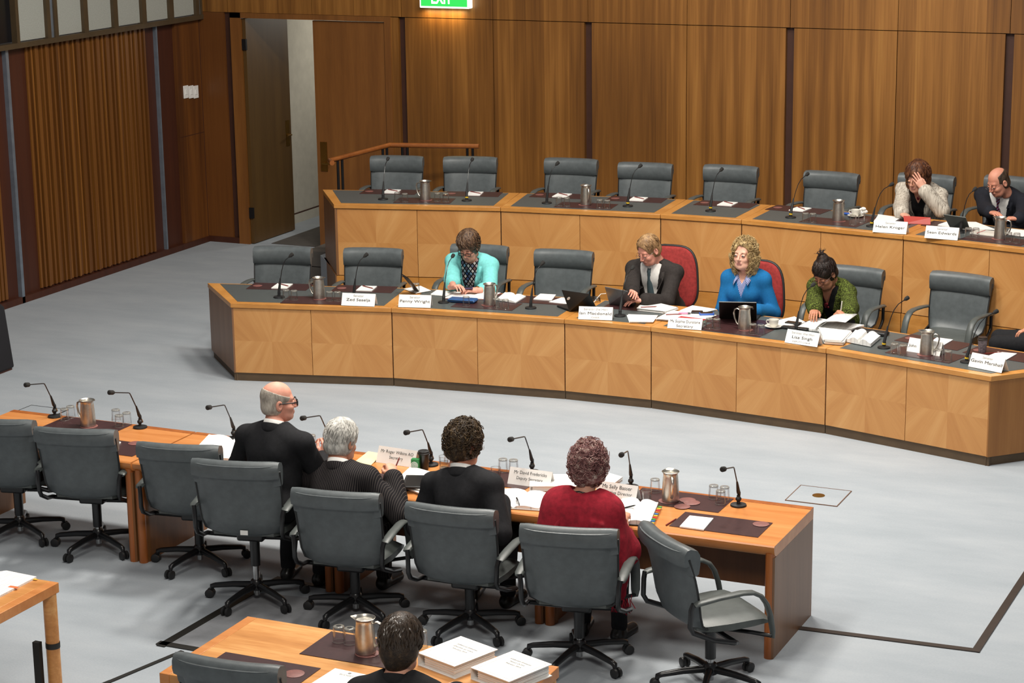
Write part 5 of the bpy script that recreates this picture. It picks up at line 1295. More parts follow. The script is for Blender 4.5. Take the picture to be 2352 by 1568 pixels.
        if collar:
            c = MB(); rows = []
            for a in np.linspace(-2.3, 2.3, 23):
                dz = -.055*(abs(a)/2.3)**2
                rows.append([tuple(s.T(r*math.sin(a), -.014-r*math.cos(a), tn+z_+dz)) for r, z_ in ((.086, -.03), (.087, -.012), (.081, .020), (.077, .026), (.072, .018))])
            c.grid(rows); o2 = obj('collar', c, m, s.o, 60); o2.modifiers.new('s', 'SOLIDIFY').thickness = .004
        if lapel:
            for q in (-1, 1):
                c = MB(); L_ = []
                for t in np.linspace(tn-.035, tn-Vt+.01, 9):
                    w_ = open_+V*np.clip((t-(tn-Vt))/Vt, 0, 1.25); k = (t-(tn-Vt))/Vt; wd = .012+.045*min(1, 1.5*k)*(1 if k < .8 else .8)
                    r = []
                    for e in (0, .5, 1):
                        u = q*(w_+wd*e-.002); r.append(tuple(s.T(u, s.front(g, t, u)+.010-.006*e, t)))
                    L_.append(r)
                c.grid(L_ if q < 0 else [r[::-1] for r in L_]); o2 = obj('lapel', c, lapel, s.o, 60); sm = o2.modifiers.new('s', 'SOLIDIFY'); sm.thickness = .005; sm.offset = 0
        return o
    def shirt(s, m, infl=.009, cuffs=True, col=.074, arms_=False, name='shirt', vcut=0, hi=.035):
        g = s.grid(.007); S = s.S; s.torso(g, infl); tn = s.tn
        if arms_: s.arms_sdf(g, infl, arms_ if arms_ is not True else .95)
        hp = np.array(s.hip); up = np.array(s.up)
        g.cutf(lambda x, y, z: ((x-hp[0])*up[0]+(y-hp[1])*up[1]+(z-hp[2])*up[2]+.02).astype(np.float32))
        if col:
            g.cone(s.T(0, .0, tn-.03), s.T(0, 0, tn+.1), .064*S, .07*S, .006, True)
        else: g.cone(s.T(0, .0, tn-.04), s.T(0, 0, tn+.1), .068*S, .09*S, .006, True)
        if vcut:
            B = np.array([s.xax, s.fw, s.up])
            def wedge(x, y, z):
                l = [sum(B[j][i]*((x, y, z)[i]-hp[i]) for i in range(3))/S for j in range(3)]; wdt = .055*np.clip((l[2]-(tn-vcut))/vcut, -5, 1.3)
                return -np.minimum(np.minimum((wdt-np.abs(l[0]))*S, (l[1]-.02)*S), (.18-l[1])*S).astype(np.float32)
            g.cutf(wedge)
        if cuffs:
            for q in s.arms:
                A, E, W = s.arms[q]; g.cone(E.lerp(W, .88), E.lerp(W, 1.0), .037*S, .038*S, .004)
        s.gs = g; o = mk_mesh(name, [g.mesh()], [m], s.o)
        if col:
            c = MB(); rows = []
            for a in np.linspace(-PI, PI, 33):
                k = (1+math.cos(a))/2                                # 1 at the nape, 0 at the throat
                r0, r1 = .070, .067-.002*k
                rows.append([tuple(s.T(r*math.sin(a), -.016-r*1.02*math.cos(a)+.008*(1-k), tn+z_-.032*(1-k))) for r, z_ in ((r0+.004, -.012), (r0, .02), (r1, .046+.006*k))])
            c.grid(rows); o2 = obj('shirt_collar', c, m, s.o, 60); o2.modifiers.new('s', 'SOLIDIFY').thickness = .004
        return o
    def tie(s, m):
        c = MB(); L_ = []; tn = s.tn
        for t, w_ in ((tn-.005, .016), (tn-.03, .019), (tn-.045, .015), (tn-.12, .024), (tn-.22, .032), (tn-.32, .038), (tn-.38, .036)):
            f = s.front(s.gs, t, 0)+.008; L_.append([tuple(s.T(-w_, f-.006, t)), tuple(s.T(0, f+(.006 if t > tn-.04 else .002), t)), tuple(s.T(w_, f-.006, t))])
        c.grid(L_); o = obj('tie', c, m, s.o, 70); sm = o.modifiers.new('s', 'SOLIDIFY'); sm.thickness = .006
    def trousers(s, m, shoe=None):
        S = s.S; pts = [p for l in s.leg.values() for p in l]+[s.hip]
        lo = np.min([tuple(p) for p in pts], 0)-.2; hi = np.max([tuple(p) for p in pts], 0)+.18; g = Sdf(lo, hi, .010)
        g.ell(s.T(0, -.005, .02), np.array((.178*s.girth, .135*s.girth, .115))*S, .03)
        for k, (h, kn, an, to) in s.leg.items():
            g.cone(h, kn, .092*S, .068*S, .03); g.cone(kn, an+Vector((0, 0, .02)), .066*S, .052*S, .02)
        g.wrinkle(.002, 26, 4); mk_mesh('trousers', [g.mesh()], [m], s.o)
        for k, (h, kn, an, to) in s.leg.items():
            g = Sdf(np.minimum(tuple(an), tuple(to))-.12, np.maximum(tuple(an), tuple(to))+.12, .006)
            fl = an.z-.052; a0 = Vector((an.x, an.y-.03, .042)); t0 = Vector((to.x, to.y, .038))
            g.cone(a0, t0, .04, .036, .02); g.cone(an, a0, .042, .04, .02); fz = .0
            g.cutf(lambda x, y, z: (z-.004+0*x+0*y).astype(np.float32))
            mk_mesh('shoe', [g.mesh()], [shoe or M['shoe']], s.o)
M['lip'] = plain('lips', '#bd7f75', .45); M['eyewhite'] = plain('eye_white', '#97908a', .3); M['lash'] = plain('lashes', '#2a1c16', .6)
M['shoe'] = plain('black_shoe_leather', '#15120f', .3); M['suit_black'] = cloth('black_suit_cloth', '#18181b'); M['suit_navy'] = cloth('navy_suit_cloth', '#14161f'); M['suit_brown'] = cloth('charcoal_suit_cloth', '#2a2523')
M['shirtwhite'] = cloth('white_shirt_cloth', '#e4e2de', .02); M['darktrouser'] = cloth('dark_trouser_cloth', '#16161a')
def pinstripe():
    m, nt, b = newmat('pinstripe_cloth', .85, 0, .2); s_ = nt.nodes.new('ShaderNodeSeparateXYZ'); nt.links.new(tc(nt), s_.inputs[0])
    wob = math_(nt, 'MULTIPLY', noise(nt, tc(nt), 3, 1), .02)
    f = math_(nt, 'ABSOLUTE', math_(nt, 'SUBTRACT', math_(nt, 'FRACT', math_(nt, 'MULTIPLY', math_(nt, 'ADD', s_.outputs[0], wob), 78)), .5))
    nt.links.new(ramp(nt, f, ((.0, '#5c5652'), (.07, '#453f3d'), (.13, '#1a1719'), (1, '#17151a'))), b.inputs['Base Color']); return m
M['pinstripe'] = pinstripe()
def streaked():
    m, nt, b = newmat('striped_silver_cloth', .6, 0, .4); o = tc(nt)
    f = noise(nt, mapping(nt, o, (120, 45, 1.6)), 1, 3, .6)
    nt.links.new(ramp(nt, f, ((.3, '#6d665d'), (.45, '#aaa194'), (.58, '#cfc7ba'), (.7, '#978e82'))), b.inputs['Base Color']); return m
def tweed():
    m, nt, b = newmat('green_tweed', .95, 0, .1); o = tc(nt)
    nt.links.new(ramp(nt, noise(nt, o, 95, 3, .7), ((.36, '#1d1e0f'), (.47, '#3a4020'), (.56, '#565f2a'), (.68, '#7b9040'))), b.inputs['Base Color']); bump(nt, b, noise(nt, o, 120, 2), .8, .006); return m
def lattice():
    m, nt, b = newmat('diamond_print', .7, 0, .3); s_ = nt.nodes.new('ShaderNodeSeparateXYZ'); nt.links.new(tc(nt), s_.inputs[0])
    x, z = s_.outputs[0], s_.outputs[2]; a = math_(nt, 'ADD', math_(nt, 'MULTIPLY', x, 26), math_(nt, 'MULTIPLY', z, 19)); c = math_(nt, 'SUBTRACT', math_(nt, 'MULTIPLY', x, 26), math_(nt, 'MULTIPLY', z, 19))
    e = math_(nt, 'MAXIMUM', math_(nt, 'ABSOLUTE', math_(nt, 'SUBTRACT', math_(nt, 'FRACT', a), .5)), math_(nt, 'ABSOLUTE', math_(nt, 'SUBTRACT', math_(nt, 'FRACT', c), .5)))
    cb = nt.nodes.new('ShaderNodeCombineXYZ'); nt.links.new(math_(nt, 'FLOOR', a), cb.inputs[0]); nt.links.new(math_(nt, 'FLOOR', c), cb.inputs[1])
    wn = nt.nodes.new('ShaderNodeTexWhiteNoise'); nt.links.new(cb.outputs[0], wn.inputs[0])
    cr = ramp(nt, wn.outputs[0], ((.0, '#2c4f86'), (.3, '#b9aeb0'), (.5, '#6e3038'), (.7, '#5d93b8'), (.9, '#d9d2cf')))
    mx = nt.nodes.new('ShaderNodeMix'); mx.data_type = 'RGBA'; nt.links.new(math_(nt, 'GREATER_THAN', e, .34), mx.inputs[0]); nt.links.new(cr, mx.inputs[6]); mx.inputs[7].default_value = lin('#120d10')
    nt.links.new(mx.outputs[2], b.inputs['Base Color']); return m
def bluestripe():
    m, nt, b = newmat('blue_striped_shirt', .8, 0, .2); s_ = nt.nodes.new('ShaderNodeSeparateXYZ'); nt.links.new(tc(nt), s_.inputs[0])
    f = math_(nt, 'FRACT', math_(nt, 'MULTIPLY', math_(nt, 'ADD', s_.outputs[0], math_(nt, 'MULTIPLY', s_.outputs[2], .35)), 85))
    nt.links.new(ramp(nt, f, ((.0, '#c9cfe6'), (.45, '#b9c0de'), (.55, '#2f3f86'), (1, '#34458c'))), b.inputs['Base Color']); return m
def tiemat(name, c1, c2, fr=60):
    m, nt, b = newmat(name, .5, 0, .4); s_ = nt.nodes.new('ShaderNodeSeparateXYZ'); nt.links.new(tc(nt), s_.inputs[0])
    f = math_(nt, 'FRACT', math_(nt, 'MULTIPLY', math_(nt, 'ADD', s_.outputs[0], s_.outputs[2]), fr)); nt.links.new(ramp(nt, f, ((.0, c1), (.6, c1), (.7, c2), (1, c2))), b.inputs['Base Color']); return m
# ------------------------------------------------------------------ the people
def cap(g, i, z0=-.07, face=(.066, .075, .095), fy=.095, fz=-.03, top=.0):
    g.ell((0, -.018, .035+top*.5), (.076+i, .096+i, .087+i+top), .01); g.ell((0, -.035, -.03), (.072+i, .075+i, .075), .02)
    g.ell((0, fy, fz), face, .012, True)
    g.cutf(lambda x, y, z: (z-z0+0*x+0*y).astype(np.float32))
def sideburn(g):
    for q in (-1, 1): g.ell((q*.086, .035, -.055), (.02, .035, .045), .01, True); g.ell((q*.086, -.012, -.016), (.02, .024, .036), .006, True)
REST = dict(curl=(.35, .45, .3), thumb=.2); FLAT = dict(curl=(.12, .2, .15), thumb=.1); GRIP = dict(curl=(.9, 1.0, .6), thumb=.7)
# 1 bald man at the witness table, looking right
P = Person('bald man in black suit and dark glasses looking right at the witness table', 'w4', (641, 921), head_yaw=R(-48), head_pitch=R(-2), lean=12, hf=0.06, turn=R(-14), S=1.03, sw=.20, girth=1.14, skinc='#dfa48f', neck_fwd=.02)
P.arm(1, P.loc_px(742, 1052, .86), (.5, -.2, -1), (.1, .4, .9), (.7, -.4, -.2), GRIP); P.arm(-1, P.loc_px(560, 1062, .76), (.38, -.25, -1), (.5, .8, -.1), (0, 0, 1), REST); P.build()
def f(g): cap(g, .004, -.075); sideburn(g); g.cutf(lambda x, y, z: (.062-.35*(y+.02)-z+0*x).astype(np.float32)); g.ell((0, -.01, .12), (.072, .09, .085), .01, True)
P.hair(f, hairmat('grey_stubble', '#8c8378', '#b0a79b', '#c9c1b4'), .0035); P.glasses(M['black'], .02, .0032); P.eyes(); P.brows(M['lash'])
P.shirt(M['shirtwhite']); P.jacket(M['suit_black'], infl=.021); P.trousers(M['suit_black'])
# 2 white haired man in pinstripes, writing
P = Person('white haired man in pinstripe suit writing at the witness table', 'w5', (786, 1012), head_yaw=R(-12), head_pitch=R(-14), side=-6, lean=19, hf=0.12, turn=R(-8), S=1.03, sw=.195, girth=1.05, skinc='#d8a085')
P.arm(1, P.loc_px(902, 1094, .83), (.7, -.2, -.8), (-.4, .6, .45), (.2, .1, 1), GRIP); P.arm(-1, P.loc_px(745, 1100, .76), (.38, -.25, -1), (.6, .8, 0), (0, 0, 1), REST); P.build()
def f(g): cap(g, .017, -.085, top=.006); sideburn(g)
P.hair(f, hairmat('white_hair', '#8f8d88', '#c4c1ba', '#e0ddd6'), .004, wr=(.0016, 90, 3, (1, 1, .35))); P.strands(P.o.children[0].data.materials[0], 420, (.096, .116, .108), 3, lambda p: p.z > -.075 and not (p.y > .04 and p.z < .06) and not (abs(p.x) > .07 and p.y > .0 and p.z < .01), w=.0036); P.eyes(); P.brows(M['white'])
P.shirt(M['shirtwhite']); P.jacket(M['pinstripe'], infl=.024); P.trousers(M['pinstripe'])
w_ = P.W @ P.hands[1][0]; o = obj('pencil', pc, M['redpencil']); o.location = w_+Vector((-.02, .09, .03)); o.rotation_euler = (0, R(-55), R(60)); tag(o, 'dark pencil held by the white haired man', 'pencil')
# 3 dark haired man
P = Person('man with tousled dark brown hair in black suit at the witness table', 'w6', (1068, 1022), head_yaw=R(-22), head_pitch=R(-12), side=-6, lean=16, hf=0.10, turn=R(-6), S=1.03, sw=.20, girth=1.08, skinc='#cf9478')
P.arm(1, P.loc_px(1150, 1150, .78), (.38, -.25, -1), (-.4, .9, 0), (0, 0, 1), REST); P.arm(-1, P.loc_px(1015, 1130, .77), (.38, -.25, -1), (.4, .9, 0), (0, 0, 1), REST); P.build()
def f(g): cap(g, .026, -.095, top=.012); sideburn(g)
hm3 = hairmat('dark_brown_hair', '#231a12', '#3f3020', '#6a5538', (60, 60, 40)); P.hair(f, hm3, .004, wr=(.0038, 75, 5)); P.curls(hm3, 380, .010, .019, (.106, .128, .136), 5, lambda p: p.y < .05 and p.z > -.06, .003); P.glasses(M['chrome'], .019, .0013); P.eyes()
P.shirt(M['shirtwhite']); P.jacket(M['suit_black'], infl=.021); P.trousers(M['suit_black'])
# 4 woman in the red shawl
P = Person('woman with curly burgundy and grey hair wrapped in a red shawl', 'w7', (1353, 1074), head_yaw=R(3), head_pitch=R(-8), lean=16, hf=0.06, turn=R(-12), S=.99, sw=.165, girth=1.05, female=True, skinc='#dba58c')
P.arm(1, P.loc_px(1432, 1190, .80), (.38, -.25, -1), (-.3, .9, 0), (0, 0, 1), REST); P.arm(-1, P.loc_px(1310, 1170, .78), (.38, -.25, -1), (.4, .9, 0), (0, 0, 1), REST); P.build(); P.eyes()
M['burg'] = hairmat('burgundy_grey_hair', '#512d31', '#8a605c', '#c4b2a6', (26, 26, 26))
def f(g): cap(g, .024, -.10, top=.01)
P.hair(f, M['burg'], .004, wr=(.004, 80, 9)); P.curls(M['burg'], 520, .010, .022, (.106, .127, .134), 9, lambda p: p.y < .06 and p.z > -.09, .0024)
M['shawl'] = cloth('crimson_wool', '#8c1626', .12, 30, .95); M['blacktop'] = cloth('black_jersey', '#111113')
P.shirt(M['blacktop'], col=0, cuffs=False)
g = P.grid(.007); P.torso(g, .024); S = P.S
for q in (-1, 1):
    A, E_, W_ = P.arms[q]; g.cone(P.T(q*.10, 0, P.tn-.05), E_.lerp(A, .1), .075, .10, .06); g.cone(P.T(q*.15, -.04, P.tn-.15), P.T(q*.20, -.01, .10), .09, .085, .06)
    g.cone(E_, E_.lerp(W_, .5), .072, .062, .05); g.cone(P.sh[q], P.T(q*.215, -.01, .04), .075, .085, .08); g.cone(P.T(q*.08, -.04, P.tn-.12), P.T(q*.12, -.04, .05), .10, .12, .08)
g.cone(P.T(.20, 0, .2), P.T(.25, .0, -.0), .085, .075, .05); g.cone(P.T(.25, .0, .0), P.T(.27, .02, -.10), .07, .05, .04)
for t in (.06, .13, .19): g.cone(P.T(t, -.15, P.tn-.16), P.T(t+.06, -.10, -.02), .012, .02, .03)
nk = P.T(0, -.02, P.tn+.03); g.cone(P.T(0, -.005, P.tn-.03), nk+P.up*.1, .072*S, .095*S, .01, True); g.wrinkle(.0035, 22, 8, (1, 1, .3))
mk_mesh('shawl', [g.mesh()], [M['shawl']], P.o)
c = MB(); c.tube([P.T(.02, -.085, P.tn-.005), P.T(-.06, -.125, P.tn-.09), P.T(-.10, -.155, P.tn-.20), P.T(-.12, -.165, P.tn-.34)], [.012, .016, .018, .018], 8); obj('shawl_fold', c, M['shawl'], P.o, 60)
fr = MB(); rg = random.Random(2)
for k in range(34):
    b0 = P.T(.21+.12*rg.random(), -.05+.14*rg.random(), -.11-.03*rg.random()); fr.tube([b0, b0+Vector((rg.uniform(-.01, .02), rg.uniform(-.01, .01), -.04)), b0+Vector((rg.uniform(-.01, .03), rg.uniform(-.01, .02), -.085))], .003, 4)
obj('fringe', fr, M['shawl'], P.o, 60)
e = MB(); e.tube([P.T(.066*math.sin(a), -.025-.066*math.cos(a), P.tn+.016-.012*abs(a)) for a in np.linspace(-1.9, 1.9, 15)], .0045, 6); obj('necklace', e, M['black'], P.o, 60)
e = MB(); e.M = P.HM; e.tube([(-.085+.011*math.cos(a), -.01, -.062+.011*math.sin(a)) for a in np.linspace(0, 2*PI, 13)], .002, 6); obj('earring', e, M['brass'], P.o, 60)
P.trousers(M['darktrouser'])
# 5 dark haired person at the foreground table
n2 = chair_top('n2', 840, 1010, 1690, 0, R(12), 'grey swivel chair below the frame under the foreground person', .93)
P = Person('person with short dark brown hair seen from behind at the foreground oak table', 'n2', (922, 1480), head_yaw=R(-4), head_pitch=R(-16), lean=20, hf=0.10, S=.99, sw=.175, skinc='#d9a58c')
P.arm(1, P.hip+Vector((.20, .46, .22)), (.38, -.25, -1), (-.3, .9, 0), (0, 0, 1), REST); P.arm(-1, P.hip+Vector((-.18, .46, .22)), (.38, -.25, -1), (.3, .9, 0), (0, 0, 1), REST); P.build(); P.eyes()
def f(g): cap(g, .019, -.105, top=.008); g.ell((0, -.06, -.075), (.05, .045, .05), .03)
P.hair(f, hairmat('smooth_dark_hair', '#1f1712', '#33261b', '#4b3a2a', (50, 20, 50)), .004, wr=(.0012, 60, 2, (1, 1, .3))); P.strands(P.o.children[-1].data.materials[0], 420, (.098, .117, .110), 6, lambda p: p.z > -.09 and not (p.y > .05 and p.z < .05), w=.004)
P.shirt(M['shirtwhite'], col=0, cuffs=False); P.jacket(cloth('black_wool_jacket', '#121214'), V=0, infl=.024); P.trousers(M['darktrouser'])
# 6 woman in turquoise
P = Person('woman in turquoise jacket and dark glasses typing on her phone', 'f3', (1076, 566), head_pitch=R(-30), head_yaw=R(-3), side=-6, lean=32, hf=0.16, S=.99, sw=.185, girth=1.12, female=True, skinc='#d8a18c')
P.arm(1, P.loc_px(1040, 661, .80), (.38, -.25, -1), (-.75, .6, .25), (.1, -.1, 1), dict(curl=(.4, .5, .3), thumb=.3)); P.arm(-1, P.loc_px(1094, 666, .775), (.38, -.25, -1), (.8, .55, .1), (-.1, .1, .9), dict(curl=(.6, .7, .4), thumb=.4)); P.build(); P.lashes()
hm6 = hairmat('short_brown_hair', '#2e2016', '#574030', '#80654a', (60, 60, 25))
def f(g): cap(g, .020, -.075, face=(.066, .075, .085), fz=-.045, top=.012); sideburn(g)
P.hair(f, hm6, .004, wr=(.0028, 85, 4, (1, 1, .4))); P.strands(hm6, 420, (.099, .119, .112), 12, lambda p: p.z > -.06 and not (p.y > .03 and p.z < .038) and not (abs(p.x) > .07 and p.y > .02 and p.z < .0), w=.0045, lift=.008, side=.25); P.brows(hm6); P.glasses(M['black'], .0215, .003, .72)
M['turq'] = cloth('turquoise_cloth', '#7accca', .04); P.shirt(lattice(), infl=.010, col=0, cuffs=False); P.jacket(M['turq'], V=.075, Vt=.50, upto=.42, collar=True, lapel=M['turq'], infl=.024, open_=.012, loose=.018); P.trousers(M['darktrouser'])
e = MB(); W_, f_, d_, _ = P.hands[-1]; E_ = P.arms[-1][1]; q = E_.lerp(W_, .93); dd = (W_-E_).normalized(); a = dd.orthogonal().normalized(); b = dd.cross(a)
e.tube([q+(a*math.cos(t)+b*math.sin(t))*.034 for t in np.linspace(0, 2*PI, 17)], .004, 6); e.ell(q+Vector((0, 0, .034)), (.014, .014, .006)); obj('wristwatch', e, M['brass'], P.o, 60)
w_ = P.W @ (P.hands[-1][0]+P.hands[-1][1].normalized()*.10)
M['purple'] = plain('purple_phone_shell', '#3a2350', .35); t = thing('phone', 'small dark purple phone in the hands of the woman in turquoise', 'phone', w_+Vector((-.0, .0, .012)), R(25)); obj('body', MB().box(-.065, .065, -.034, .034, 0, .011), M['purple'], t, bev=.003); obj('screen', MB().box(-.055, .055, -.03, .03, .011, .0115), M['void'], t, 0)
# 7 man with the tablet
P = Person('man in dark suit with grey tie bent over his tablet in a red chair', 'f5', (1489, 574), head_pitch=R(-30), head_yaw=R(-22), lean=26, hf=0.12, turn=R(-4), S=1.03, sw=.20, girth=1.16, skinc='#d99c88')
P.arm(1, P.loc_px(1452, 680, .86), (.38, -.25, -1), (-.5, .8, .2), (-.5, 0, .8), REST); P.arm(-1, P.loc_px(1480, 688, .80), (.38, -.25, -1), (.85, .45, -.05), (0, 0, 1), dict(curl=(.3, .35, .25), thumb=.2)); P.build(); P.lashes()
def f(g): cap(g, .009, -.075, top=.003, fz=-.01); sideburn(g);
P.hair(f, hairmat('sandy_hair', '#6d5238', '#94734f', '#b5946a'), .004, wr=(.0014, 90, 6, (1, 1, .4))); P.strands(P.o.children[1].data.materials[0], 300, (.086, .106, .098), 7, lambda p: p.z > -.06 and not (p.y > .05 and p.z < .075) and not (abs(p.x) > .065 and p.y > .0 and p.z < .02) and p.z < .118, w=.003); P.brows(hm6, .0014); P.glasses(M['chrome'], .018, .0012)
P.shirt(M['shirtwhite']); P.tie(tiemat('grey_green_tie', '#4a5a60', '#55666b', 120)); P.jacket(M['suit_brown'], V=.07, Vt=.42, lapel=M['suit_brown'], infl=.021, open_=.03); P.trousers(M['suit_brown'])
# 8 woman in blue
P = Person('woman with curly blonde hair in a blue jumper looking to the left', 'f6', (1709, 584), head_pitch=R(2), head_yaw=R(-5), lean=8, hf=0.05, S=.99, sw=.160, girth=1.0, female=True, skinc='#e0b09a')
P.arm(1, P.loc_px(1672, 708, .78), (.38, -.25, -1), (-.55, .8, 0), (0, 0, 1), REST); P.arm(-1, P.loc_px(1738, 712, .78), (.38, -.25, -1), (.6, .8, 0), (0, 0, 1), REST); P.build(); P.eyes('#4b5a66'); P.lashes()
M['blonde'] = hairmat('curly_blonde_hair', '#776142', '#ad9263', '#cfbb8c', (26, 26, 26))
def f(g):
    g.ell((0, -.022, .042), (.092, .108, .098), .01); g.ell((0, -.045, -.06), (.10, .075, .10), .03)
    for q in (-1, 1): g.ell((q*.083, -.02, -.075), (.034, .05, .085), .02); g.ell((q*.085, -.03, -.15), (.032, .04, .045), .02)
    g.ell((0, .10, -.015), (.064, .09, .105), .012, True); g.ell((0, .06, -.15), (.05, .09, .08), .012, True)
P.hair(f, M['blonde'], .0045, wr=(.005, 70, 11))
def keep(p): return not (p.y > .02 and abs(p.x) < .068 and p.z < .100) and p.z > -.2
P.curls(M['blonde'], 420, .009, .019, (.104, .114, .118), 13, keep, .0026); P.curls(M['blonde'], 420, .011, .02, (.126, .095, .25), 17, lambda p: p.z < -.01 and p.z > -.20 and abs(p.x) > .05 and p.y < .05, .0026, 'side_curls')
P.brows(hm6, .0022)
st_ = bluestripe(); M['blueknit'] = cloth('blue_knit', '#12649c', .05, 90, .95)
P.shirt(st_, infl=.010, col=0, cuffs=False, vcut=.10); P.jacket(M['blueknit'], V=.075, Vt=.22, collar=False, infl=.019, upto=.97, name='jumper', loose=.01)
for q in (-1, 1):
    c = MB(); L_ = []
    for k, a in enumerate(np.linspace(0, 1, 6)):
        p0_ = P.T(q*(.062-.030*a), -.02+.115*a, P.tn+.045-.085*a); p1_ = P.T(q*(.105-.035*a), -.02+.165*a, P.tn+.012-.115*a); L_.append([tuple(p0_), tuple(p0_.lerp(p1_, .5)+P.fw*.008), tuple(p1_)])
    c.grid(L_); o = obj('shirt_collar', c, st_, P.o, 60); o.modifiers.new('s', 'SOLIDIFY').thickness = .004
P.trousers(M['darktrouser'])
# 9 woman in green
P = Person('woman with dark hair tied up in a green tweed jacket reading papers', 'f7', (1894, 628), head_pitch=R(-36), head_yaw=R(-8), side=-6, lean=38, hf=0.16, turn=R(-6), S=.99, sw=.158, girth=.95, female=True, skinc='#b98368')
P.arm(1, P.loc_px(1872, 726, .80), (.38, -.25, -1), (-.35, .9, -.1), (0, 0, 1), REST); P.arm(-1, P.loc_px(1950, 738, .81), (.38, -.25, -1), (.6, .75, .05), (-.3, 0, .9), GRIP); P.build(); P.lashes()
hm9 = hairmat('black_brown_hair', '#120c0a', '#231712', '#38261c', (60, 60, 30))
def f(g): cap(g, .012, -.085, face=(.064, .072, .088), fz=-.04); g.ell((0, -.055, .135), (.042, .042, .04), .03); g.ell((0, -.045, .10), (.05, .05, .04), .03); sideburn(g)
P.hair(f, hm9, .004, wr=(.0018, 80, 3)); P.strands(hm9, 360, (.090, .110, .102), 5, lambda p: p.z > -.06 and not (p.y > .03 and p.z < .055) and not (abs(p.x) > .065 and p.y > .0 and p.z < .01), crown=(0, -.45, .9), w=.0034, lift=.003); e = MB(); e.M = P.HM; rg = random.Random(4)
for k in range(18):
    b0 = Vector((rg.uniform(-.02, .02), -.055+rg.uniform(-.02, .02), .165)); e.tube([b0, b0+Vector((rg.uniform(-.02, .02), rg.uniform(-.02, .01), .02)), b0+Vector((rg.uniform(-.04, .04), rg.uniform(-.04, .02), .03))], [.004, .003, .001], 5)
obj('hair_wisps', e, hm9, P.o, 60); P.brows(hm9, .0026); M['tortoise'] = plain('brown_glasses_frame', '#3a1512', .3); P.glasses(M['tortoise'], .02, .0022, .7)
P.shirt(M['blacktop'], col=0, cuffs=False, vcut=.17); tw = tweed(); P.jacket(tw, V=.085, Vt=.42, lapel=tw, infl=.024, upto=.95, open_=.02, loose=.016, wr=(.003, 34)); P.trousers(M['darktrouser'])
M['redstone'] = plain('dark_red_pendant', '#7a1420', .35); f_ = .125
e = MB(); q = P.T(0, .135, P.tn-.14); rg = random.Random(1)
for k in range(9): e.ell(tuple(q+P.xax*rg.uniform(-.018, .018)+P.up*rg.uniform(-.025, .022)), (.011, .007, .011), 8, 6)
e.tube([P.T(.055, .02, P.tn+.0), P.T(.03, .10, P.tn-.06), q], .0015, 5); e.tube([P.T(-.055, .02, P.tn+.0), P.T(-.03, .10, P.tn-.06), q], .0015, 5); obj('pendant', e, M['redstone'], P.o, 60)
e = MB(); e.M = P.HM; e.ell((-.083, .0, -.05), (.005, .005, .007)); e.ell((.083, .0, -.05), (.005, .005, .007)); obj('earrings', e, M['brass'], P.o, 60)
W_, f_, d_, _ = P.hands[-1]; o = obj('pen', MB().tube([(0, 0, -.05), (0, 0, .08)], .005, 8), M['china']); o.location = P.W @ (W_+f_.normalized()*.07+Vector((0, 0, .03))); o.rotation_euler = (R(15), R(10), 0); tag(o, 'white pen held upright by the woman in green', 'pen')
# 10 woman in stripes, hand on her forehead
P = Person('woman in a silver striped jacket resting her forehead on one hand', 'b6', (2107, 409), head_pitch=R(-14), head_yaw=R(-12), side=-6, lean=40, hf=0.18, S=.99, sw=.182, girth=1.08, female=True, skinc='#cf9c86')
P.arm(1, P.loc_px(2070, 499, 1.285), (.38, -.25, -1), (-.75, .6, -.15), (0, 0, 1), REST)
hd = P.HM @ Vector((-.06, .095, .03)); P.arm(-1, hd+Vector((-.085, .03, -.085)), (.75, .5, -.8), (.55, .05, .8), (-.5, .85, .2), dict(curl=(.15, .3, .2), thumb=.5, spread=.1)); P.build(); P.lashes()
hm10 = hairmat('auburn_hair', '#2c170d', '#54301c', '#7d5234', (45, 45, 18))
def f(g):
    cap(g, .028, -.115, face=(.062, .085, .095), fz=-.05, top=.012)
    for q in (-1, 1): g.ell((q*.082, .0, -.055), (.028, .05, .06), .02)
    g.ell((0, .105, -.035), (.058, .085, .092), .01, True); g.ell((0, .06, -.14), (.055, .09, .08), .012, True)
P.hair(f, hm10, .004, wr=(.003, 60, 6, (1, 1, .5))); P.strands(hm10, 460, (.106, .126, .120), 8, lambda p: p.z > -.10 and not (p.y > .02 and p.z < .085 and abs(p.x) < .075), t1=.75, w=.0055, lift=.007); P.glasses(M['brass'], .019, .0012)
sm_ = streaked(); P.shirt(M['blacktop'], col=0, cuffs=False, vcut=.12); P.jacket(sm_, V=.07, Vt=.46, lapel=sm_, infl=.021, upto=.90, open_=.02, loose=.02, wr=(.005, 36)); P.trousers(M['darktrouser'])
e = MB(); q = P.T(0, .115, P.tn-.075)
for a in np.linspace(-1.9, 1.9, 21): e.ell(tuple(P.T(.07*math.sin(a), -.01+.075*math.cos(a), P.tn+.0-.045*math.cos(a))), (.007, .007, .007), 7, 5)
obj('necklace', e, M['china'], P.o, 60); e = MB(); e.ell(tuple(P.T(0, .085, P.tn-.06)), (.016, .01, .02), 10, 7); obj('pendant', e, M['redstone'], P.o, 60)
e = MB(); A_, E_, W_ = P.arms[-1]; q = E_.lerp(W_, .93); dd = (W_-E_).normalized(); a = dd.orthogonal().normalized(); b = dd.cross(a); e.tube([q+(a*math.cos(t)+b*math.sin(t))*.035 for t in np.linspace(0, 2*PI, 17)], .007, 6); obj('wristwatch', e, M['black'], P.o, 60)
